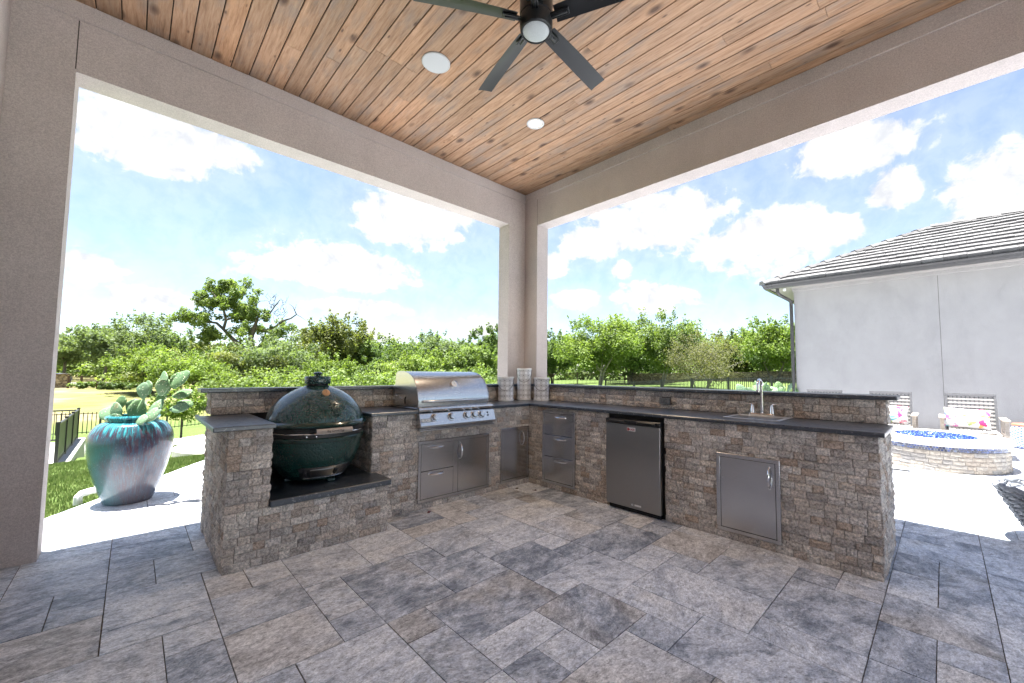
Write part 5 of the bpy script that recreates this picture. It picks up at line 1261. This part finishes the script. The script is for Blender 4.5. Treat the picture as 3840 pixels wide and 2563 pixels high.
shrub('lime green low shrub nearest the pale trunk under the trees', 2148, 1441, 33, 12, 20, 'leaf_bright', 500, 206, .10)
shrub('red flowering shrub behind the ledge left of the grill hood', 1440, 1462, 22, 42, 50, 'leaf_mid', 1600, 207, .09, flower=260)

# undergrowth below the trees, one mass beyond the bar walls
rs = np.random.default_rng(79); cent = []; rad = []
for px in np.arange(760, 1900, 15):
    d_ = rs.uniform(27, 40); topy = 1404+rs.normal(0, 20); P = at(px, topy, d_); z0 = gz(P.x, P.y); hh = max(.6, P.z-z0)
    for k in range(3): cent.append((P.x+rs.normal(0, .5), P.y+rs.normal(0, .5), z0+hh*(.2+.3*k))); rad.append((.85*rs.uniform(.6, 1.3), .85, hh*.22))
V_, F_, A_ = leaves(rs, np.array(cent), np.array(rad), 30000, .125)
obj('undergrowth', np_mesh('undergrowth', V_, F_, attr=A_), 'leaf_mid', label='tangled green undergrowth behind the bar wall below the trees', cat='undergrowth', kind='stuff')
# ================================================================== NEIGHBOURING WING OF THE HOUSE
HX, HY = 9.2, -.71; EXX, EY, EZ = 8.65, -.14, 3.60; HS, HT = 3.18, .49
hs = thing('stucco_house', 'pale stucco house wing with grey tiled hip roof beyond the fire pit', 'house')
bx(HX, HX+6, -9.5, HY, -.1, 3.50).build('wall', 'stucco_house', hs)
tb = bx(HX-.03, HX+6, -9.5, HY+.03, 3.501, 3.63).build('wall_band', 'stucco_house', hs, bev=.006)
bx(HX-.0015, HX+.0, -3.406, -3.400, 0, 3.49).build('control_joint', 'dark_joint', hs)
m = MB(); m.flat([(EXX+.1, -9.5), (HX-.031, -9.5), (HX-.031, HY+.031), (HX+6, HY+.031), (HX+6, EY-.1), (EXX+.1, EY-.1)], 3.585, 3.62); m.build('soffit', 'soffit', hs)
# gutter along both eaves
gp_ = [(0, .0), (-.085, .0), (-.10, .03), (-.115, .075), (-.135, .10), (-.135, .118), (-.12, .118), (-.01, .118), (0, .118)]
m = MB(); n = len(gp_)
rings = [[(EXX+.10+u, -9.5, EZ-.045+w) for u, w in gp_], [(EXX+.10+u, EY-.10-u, EZ-.045+w) for u, w in gp_], [(HX+6, EY-.10-u, EZ-.045+w) for u, w in gp_]]
b0 = [m.add(q) for q in rings]
for s_ in range(2):
    for i in range(n): j = (i+1) % n; m.face((b0[s_]+i, b0[s_]+j, b0[s_+1]+j, b0[s_+1]+i))
m.face([b0[0]+i for i in range(n)]); m.face([b0[2]+i for i in reversed(range(n))])
m.build('gutter', 'gutter', hs)
m = MB().tube([(EXX+.12, EY-.30, EZ-.05), (EXX+.12, EY-.30, EZ-.14), (EXX+.15, EY-.32, EZ-.19), (EXX+.22, EY-.36, EZ-.23), (HX-.14, HY+.08, EZ-.33), (HX-.08, HY+.05, EZ-.38), (HX-.07, HY+.05, EZ-.5), (HX-.07, HY+.05, 0.05)], .042, 10); m.build('downspout', 'gutter', hs)
cm = MB().lathe([(.035, 0), (.04, -.02), (.04, -.06), (.025, -.075)], (HX-.22, HY+.16, 3.584), 16).build('security_camera', 'white_paint', hs)
# roof planes and concrete tiles laid course by course
rz = EZ+.075; ridge = (EXX+HS, EY-HS, rz+HS*HT); sl = math.hypot(1, HT)
m = MB(); q = m.add([(EXX, EY, rz-.03), (EXX, -9.5, rz-.03), (ridge[0], -9.5, ridge[2]-.03), (ridge[0], ridge[1], ridge[2]-.03), (HX+6, EY, rz-.03), (HX+6, ridge[1], ridge[2]-.03)])
m.face((q, q+3, q+2, q+1)); m.face((q, q+4, q+5, q+3)); rf = m.build('roof', 'black_gap', hs)
NCO = 11; ex = HS*sl/NCO; tw = .335; rt_ = random.Random(31)
um = MB().box(0, 1, 0, 1, -.075, 0).mesh('roof_tile'); um.materials.append(MATS['roof_tile'])
sa, ca = HT/sl, 1/sl
for c in range(NCO):
    s0 = c*ex; x0 = EXX+s0*ca; z0 = rz+s0*sa; ystart = EY-(x0-EXX)-.02; y = ystart-(0 if c % 2 else tw/2)
    if c % 2 == 0: y = ystart
    k = 0
    while y > -5.6:
        w_ = tw if k or c % 2 == 0 else tw*.5; k += 1
        # local X down->up the slope, local Y along the eave; tail lifted
        L = ex+.05; lift = .08
        M = Matrix(((ca, 0, -sa, x0), (0, 1, 0, y-w_+.003), (sa, 0, ca, z0+lift+rt_.uniform(0, .014)), (0, 0, 0, 1)))
        o = obj('roof_tile', um, None, rf); o.matrix_local = M @ Matrix.Rotation(R(7.0), 4, 'Y') @ Matrix.Diagonal((L, w_-.006, 1, 1)); y -= w_
def ridge_cap(P, Q, nn_):
    P, Q = Vector(P), Vector(Q); d = (Q-P)/nn_; t = d.normalized(); s_ = t.cross(Vector((0, 0, 1))).normalized(); u = s_.cross(t)
    for i in range(nn_):
        a0 = P+d*i; a1 = P+d*(i+1.12); m = MB()
        for (c0, l) in ((a0, .045), (a1, .012)):
            for (w, h_) in ((-.13, -.06), (-.07, .012), (.07, .012), (.13, -.06), (.11, -.085), (-.11, -.085)): m.v.append(tuple(c0+s_*w+u*(h_+l+.05)))
        m.face((5, 4, 3, 2, 1, 0)); m.face((6, 7, 8, 9, 10, 11))
        for k in range(6): k2 = (k+1) % 6; m.face((k, k2, 6+k2, 6+k))
        m.build('ridge_tile', 'roof_tile', rf)
ridge_cap((EXX-.02, EY+.02, rz), ridge, 11); ridge_cap(ridge, (ridge[0], -6.6, ridge[2]), 8)
# ---- fire pit
FX, FY, FA, FB, FH = 5.28, -3.29, .90, .76, .405
fp = thing('fire_pit', 'oval stone fire pit with blue fire glass and mosaic band', 'fire pit', (FX, FY, 0))
MB().lathe([(.93, .001), (.93, .34)], seg=60, sx=FA, sy=FB, cap0=False, cap1=False).build('core', 'mortar', fp)
rq = random.Random(41)
per = [Vector((FA*.955*math.cos(2*PI*i/240), FB*.955*math.sin(2*PI*i/240), 0)) for i in range(241)]; cum = [0]
for a_, b2 in zip(per, per[1:]): cum.append(cum[-1]+(b2-a_).length)
def pt(s_):
    s_ = s_ % cum[-1]; i = min(239, int(np.searchsorted(cum, s_))-1 if s_ > 0 else 0); i = max(i, 0); f = (s_-cum[i])/max(1e-6, cum[i+1]-cum[i]); return per[i]+(per[i+1]-per[i])*f
PITME = [b_.mesh('brick') for b_ in BV[:8]]
for me in PITME: me.materials.append(MATS['pit_brick'])
for c in range(5):
    s_ = rq.uniform(0, .1); hh = .272/5
    while s_ < cum[-1]-.02:
        L = min(rq.uniform(.09, .17), cum[-1]-s_); p0 = pt(s_); p1 = pt(s_+L-.0005); d = p1-p0; s_ += L
        obj('brick', PITME[rq.randrange(8)], None, fp, loc=(p0.x, p0.y, .002+c*hh), rot=(0, 0, math.atan2(d.y, d.x)), scale=(d.length-.003, 1, hh-.002))
# two rows of small glass mosaic, too small to pick apart
m = MB(); mat_ = []; ring = MB().lathe([(.952, .277), (.952, .338)], seg=60, sx=FA, sy=FB, cap0=False, cap1=False).build('mosaic_bed', 'cap_stone', fp)
for row in range(2):
    nn_ = 150
    for i in range(nn_):
        a0 = 2*PI*(i+.5*row)/nn_; a1 = a0+2*PI/nn_*.86; z0 = .279+row*.030
        P = [(FA*.960*math.cos(a), FB*.960*math.sin(a), z) for a, z in ((a0, z0), (a1, z0), (a1, z0+.026), (a0, z0+.026))]; Q = [(x*.985, y*.985, z) for x, y, z in P]
        b0 = m.add(P+Q); m.face((b0, b0+1, b0+2, b0+3))
        for k in range(4): k2 = (k+1) % 4; m.face((b0+k2, b0+k, b0+4+k, b0+4+k2))
        mat_ += [rq.random()]*5
me = m.mesh('mosaic'); a = me.attributes.new('rnd', 'FLOAT', 'FACE'); a.data.foreach_set('value', mat_); obj('mosaic_band', me, 'mosaic', fp, kind='stuff')
nseg = 16
for i in range(nseg):
    a0, a1 = 2*PI*i/nseg+.003, 2*PI*(i+1)/nseg-.003; m = MB(); na = 5
    for k in range(na+1):
        an = a0+(a1-a0)*k/na; c_, s_ = math.cos(an), math.sin(an)
        for rr, z in ((1.0, .3405), (1.0, .400), (.66, .400), (.66, .3405)): m.v.append((FA*rr*c_ if rr == 1 else (FA-.33)*c_+.10, FB*rr*s_ if rr == 1 else (FB-.30)*s_, z))
    for k in range(na):
        for q in range(4): q2 = (q+1) % 4; m.face((k*4+q, k*4+4+q, k*4+4+q2, k*4+q2))
    m.face((3, 2, 1, 0)); m.face([na*4+q for q in range(4)]); m.build('cap_stone', 'cap_stone', fp, bev=.006)
MB().lathe([(1.0, .34), (1.0, .372)], (.10, 0, 0), 48, sx=FA-.335, sy=FB-.305, cap0=False).build('burner_pan', 'black_gap', fp)
gl = MB(); ga = []
for i in range(2600):
    an = rq.uniform(0, 6.2832); rr = math.sqrt(rq.random())*.96; x, y = .10+(FA-.345)*rr*math.cos(an), (FB-.315)*rr*math.sin(an); s_ = rq.uniform(.010, .020); b0 = len(gl.v); ph = [rq.uniform(.6, 1.3) for _ in range(6)]; rz_ = rq.uniform(0, 3)
    for k, (dx, dy, dz) in enumerate(((1, 0, 0), (0, 1, 0), (-1, 0, 0), (0, -1, 0), (0, 0, 1), (0, 0, -1))): gl.v.append((x+s_*ph[k]*(dx*math.cos(rz_)-dy*math.sin(rz_)), y+s_*ph[k]*(dx*math.sin(rz_)+dy*math.cos(rz_)), .386+.014*(1-rr)+s_*ph[k]*dz*.8))
    for k in range(4): k2 = (k+1) % 4; gl.face((b0+k, b0+k2, b0+4)); gl.face((b0+k2, b0+k, b0+5))
    ga += [rq.random()]*8
me = gl.mesh('fire_glass'); a = me.attributes.new('rnd', 'FLOAT', 'FACE'); a.data.foreach_set('value', ga); obj('fire_glass', me, 'glass_blue', fp, kind='stuff')
# ---- patio drain slot
ds = thing('floor_drain', 'narrow slotted drain grate in the sunlit paving before the fire pit', 'drain', (4.16, -2.95, 0))
bx(-.06, .06, -.11, .11, .0015, .005).build('grate', 'steel_dark', ds)
for i in range(5): bx(-.045+.02*i, -.035+.02*i, -.1, .1, .0052, .006).build('slot', 'black_gap', ds)
# ---- wicker armchairs facing the pit (front = -X)
def armchair(label, y):
    t = thing('wicker_chair', label, 'chair', (6.55, y, 0), 0, 'wicker armchairs along the house wall')
    # seat: woven slats
    st_ = MB()
    for i in range(13): st_.box(-.28, .33, -.275+i*.0425, -.275+i*.0425+.036, .375+.004*(i % 2), .395+.004*(i % 2))
    st_.build('seat', 'wicker', t, bev=.004)
    bx(-.30, .34, -.30, .30, .335, .372).build('seat_frame', 'weathered_wood', t, bev=.006)
    Mb = Matrix.Translation((.33, 0, .36)) @ Matrix.Rotation(R(14), 4, 'Y')
    bk = MB(); hb_ = .60
    for i in range(17): z = .03+i*.033; bk.box(-.014 if i % 2 else -.004, .006 if i % 2 else .016, -.27, .27, z, z+.028, M=Mb)
    bk.build('backrest', 'wicker', t)
    vv = MB()
    for k in range(11): yy = -.255+k*.051; vv.box(-.010, .012, yy-.008, yy+.008, .02, hb_-.01, M=Mb)
    vv.build('backrest_stakes', 'wicker_dark', t)
    for s_ in (-1, 1): MB().box(-.02, .022, s_*.285-.016, s_*.285+.016, .0, hb_, M=Mb).build('back_post', 'wicker_dark', t)
    MB().box(-.022, .026, -.302, .302, hb_+.0005, hb_+.035, M=Mb).build('top_rail', 'wicker_dark', t)
    for s_ in (-1, 1):
        ar = bx(-.34, .36, s_*.345-.042, s_*.345+.042, .585, .612).build('armrest', 'weathered_wood', t, bev=.006)
        bx(-.315, -.265, s_*.345-.025, s_*.345+.025, .0, .584).build('leg', 'weathered_wood', t, bev=.004)
        bx(.29, .34, s_*.345-.025, s_*.345+.025, .0, .584).build('leg', 'weathered_wood', t, bev=.004)
        bx(-.264, .289, s_*.345-.015, s_*.345+.015, .335, .375).build('side_rail', 'weathered_wood', t)
    return t
armchair('grey wicker armchair mostly hidden behind the right bar wall', -1.66)
armchair('grey wicker armchair left of the fire glass with floral pillow', -2.69)
armchair('grey wicker armchair right of the fire glass with floral pillow', -3.715)
def pillow(label, y, w):
    bm = bmesh.new(); bmesh.ops.create_grid(bm, x_segments=14, y_segments=10, size=1)
    top = [v for v in bm.verts]; me = bpy.data.meshes.new('pillow'); V_ = []; F_ = []
    nx_, ny_ = 15, 11
    for side in (1, -1):
        for j in range(ny_):
            for i in range(nx_):
                u, v = -1+2*i/(nx_-1), -1+2*j/(ny_-1); k = max(0, (1-u**4)*(1-v**4))**.5; pin = 1-.07*(u*u*(1-v*v)*0+ (1-abs(u*v)))*(abs(u)**6+abs(v)**6)
                V_.append((side*(.075*k), u*w*pin, v*.165*pin))
    n = nx_*ny_
    for j in range(ny_-1):
        for i in range(nx_-1):
            a = j*nx_+i; F_.append((a, a+1, a+nx_+1, a+nx_)); F_.append((n+a, n+a+nx_, n+a+nx_+1, n+a+1))
    bm.free(); me.from_pydata(V_, [], F_); me.polygons.foreach_set('use_smooth', [True]*len(F_))
    obj('pillow', me, 'floral', loc=(6.742, y, .575), rot=(R(2), R(16), R(2)), label=label, cat='pillow', group='floral lumbar pillows')
pillow('floral lumbar pillow on the wicker armchair left of the fire glass', -2.70, .245)
pillow('floral lumbar pillow on the wicker armchair right of the fire glass', -3.66, .27)
# ---- garden stool
gs2 = thing('garden_stool', 'blue and white lattice garden stool with terracotta top by the house', 'stool', (8.15, -4.41, 0))
MB().lathe(smoothprof([(.13, .005), (.165, .06), (.20, .16), (.21, .24), (.195, .33), (.165, .40)]), seg=40, cap1=False, uv=True).build('drum', 'stool_glaze', gs2)
MB().lathe([(.168, .40), (.176, .41), (.176, .43), (.16, .442), (.001, .446)], seg=40, cap0=False).build('top', 'terracotta', gs2)
# ---- rope basket planter at the edge of the shade
RXX, RYY, RH = 1.66, -4.04, .42
rpn = thing('rope_basket', 'tapered basket of thick woven grey rope at the edge of the shade', 'basket', (RXX, RYY, 0))
def rr_at(z): return .155+.215*(z/RH)**.9
for j in range(15):
    z = .02+j*(RH-.04)/14; r_ = rr_at(z); m = MB(); n = 72
    m.tube([((r_+.010*math.sin(i*PI*2*9/n*1+ (PI if j % 2 else 0)))*math.cos(2*PI*i/n), (r_+.010*math.sin(i*2*PI*9/n+(PI if j % 2 else 0)))*math.sin(2*PI*i/n), z+.006*math.sin(i*2*PI*18/n)) for i in range(n)], .0155, 6, closed=True); m.build('rope_ring', 'rope', rpn)
for k in range(36):
    a = 2*PI*k/36; sgn = 1 if k % 2 else -1
    P = [((rr_at(z)+.012*math.cos(q*PI)*sgn)*math.cos(a+.10*sgn*(q % 2)), (rr_at(z)+.012*math.cos(q*PI)*sgn)*math.sin(a+.10*sgn*(q % 2)), z) for q, z in ((q, .015+q*(RH-.02)/14) for q in range(15))]
    MB().tube(P, .0125, 6).build('rope_stake', 'rope', rpn)
MB().tube([((rr_at(RH)+.0*math.cos(i*PI))*math.cos(2*PI*i/80), (rr_at(RH))*math.sin(2*PI*i/80), RH+.008*math.sin(i*PI/2)) for i in range(80)], .019, 8, closed=True).build('braided_rim', 'rope', rpn)
MB().lathe([(.001, .01), (.14, .01), (rr_at(RH)-.03, RH-.05), (.001, RH-.06)], seg=24, cap0=False).build('liner', 'rope', rpn)
# ---- dead leaves on the floor
def fallen(label, x, y, s_, m_, rz_):
    m = MB(); P = []
    for i in range(10): a = 2*PI*i/10; r_ = s_*(1 if i % 2 == 0 else .38); P.append((r_*math.cos(a), r_*math.sin(a)*.7, .004+.006*((i*7) % 3)))
    b0 = m.add(P); c0 = m.add([(0, 0, .003)])
    for i in range(10): m.face((b0+i, b0+(i+1) % 10, c0))
    m.tube([(0, 0, .004), (s_*.9, s_*.3, .006), (s_*1.4, s_*.2, .012)], .0015, 5)
    m.build('fallen_leaf', m_, None, loc=(x, y, .001), rot=(0, 0, rz_), label=label, cat='leaf')
fallen('small red fallen leaf on the tiles below the drawer cabinet', -1.40, -.14, .030, 'fallen_leaf', .6)
fallen('brown fallen leaf on the tiles near the inner corner', -.20, -.30, .022, 'dark_leaf', 2)
fallen('dark curled fallen leaf on the tiles left of the fridge', -.06, -1.00, .018, 'dark_leaf', 1)
fallen('tiny dark fallen leaf on the tiles below the corner access door', -.30, -.02-.10, .02, 'dark_leaf', 3)
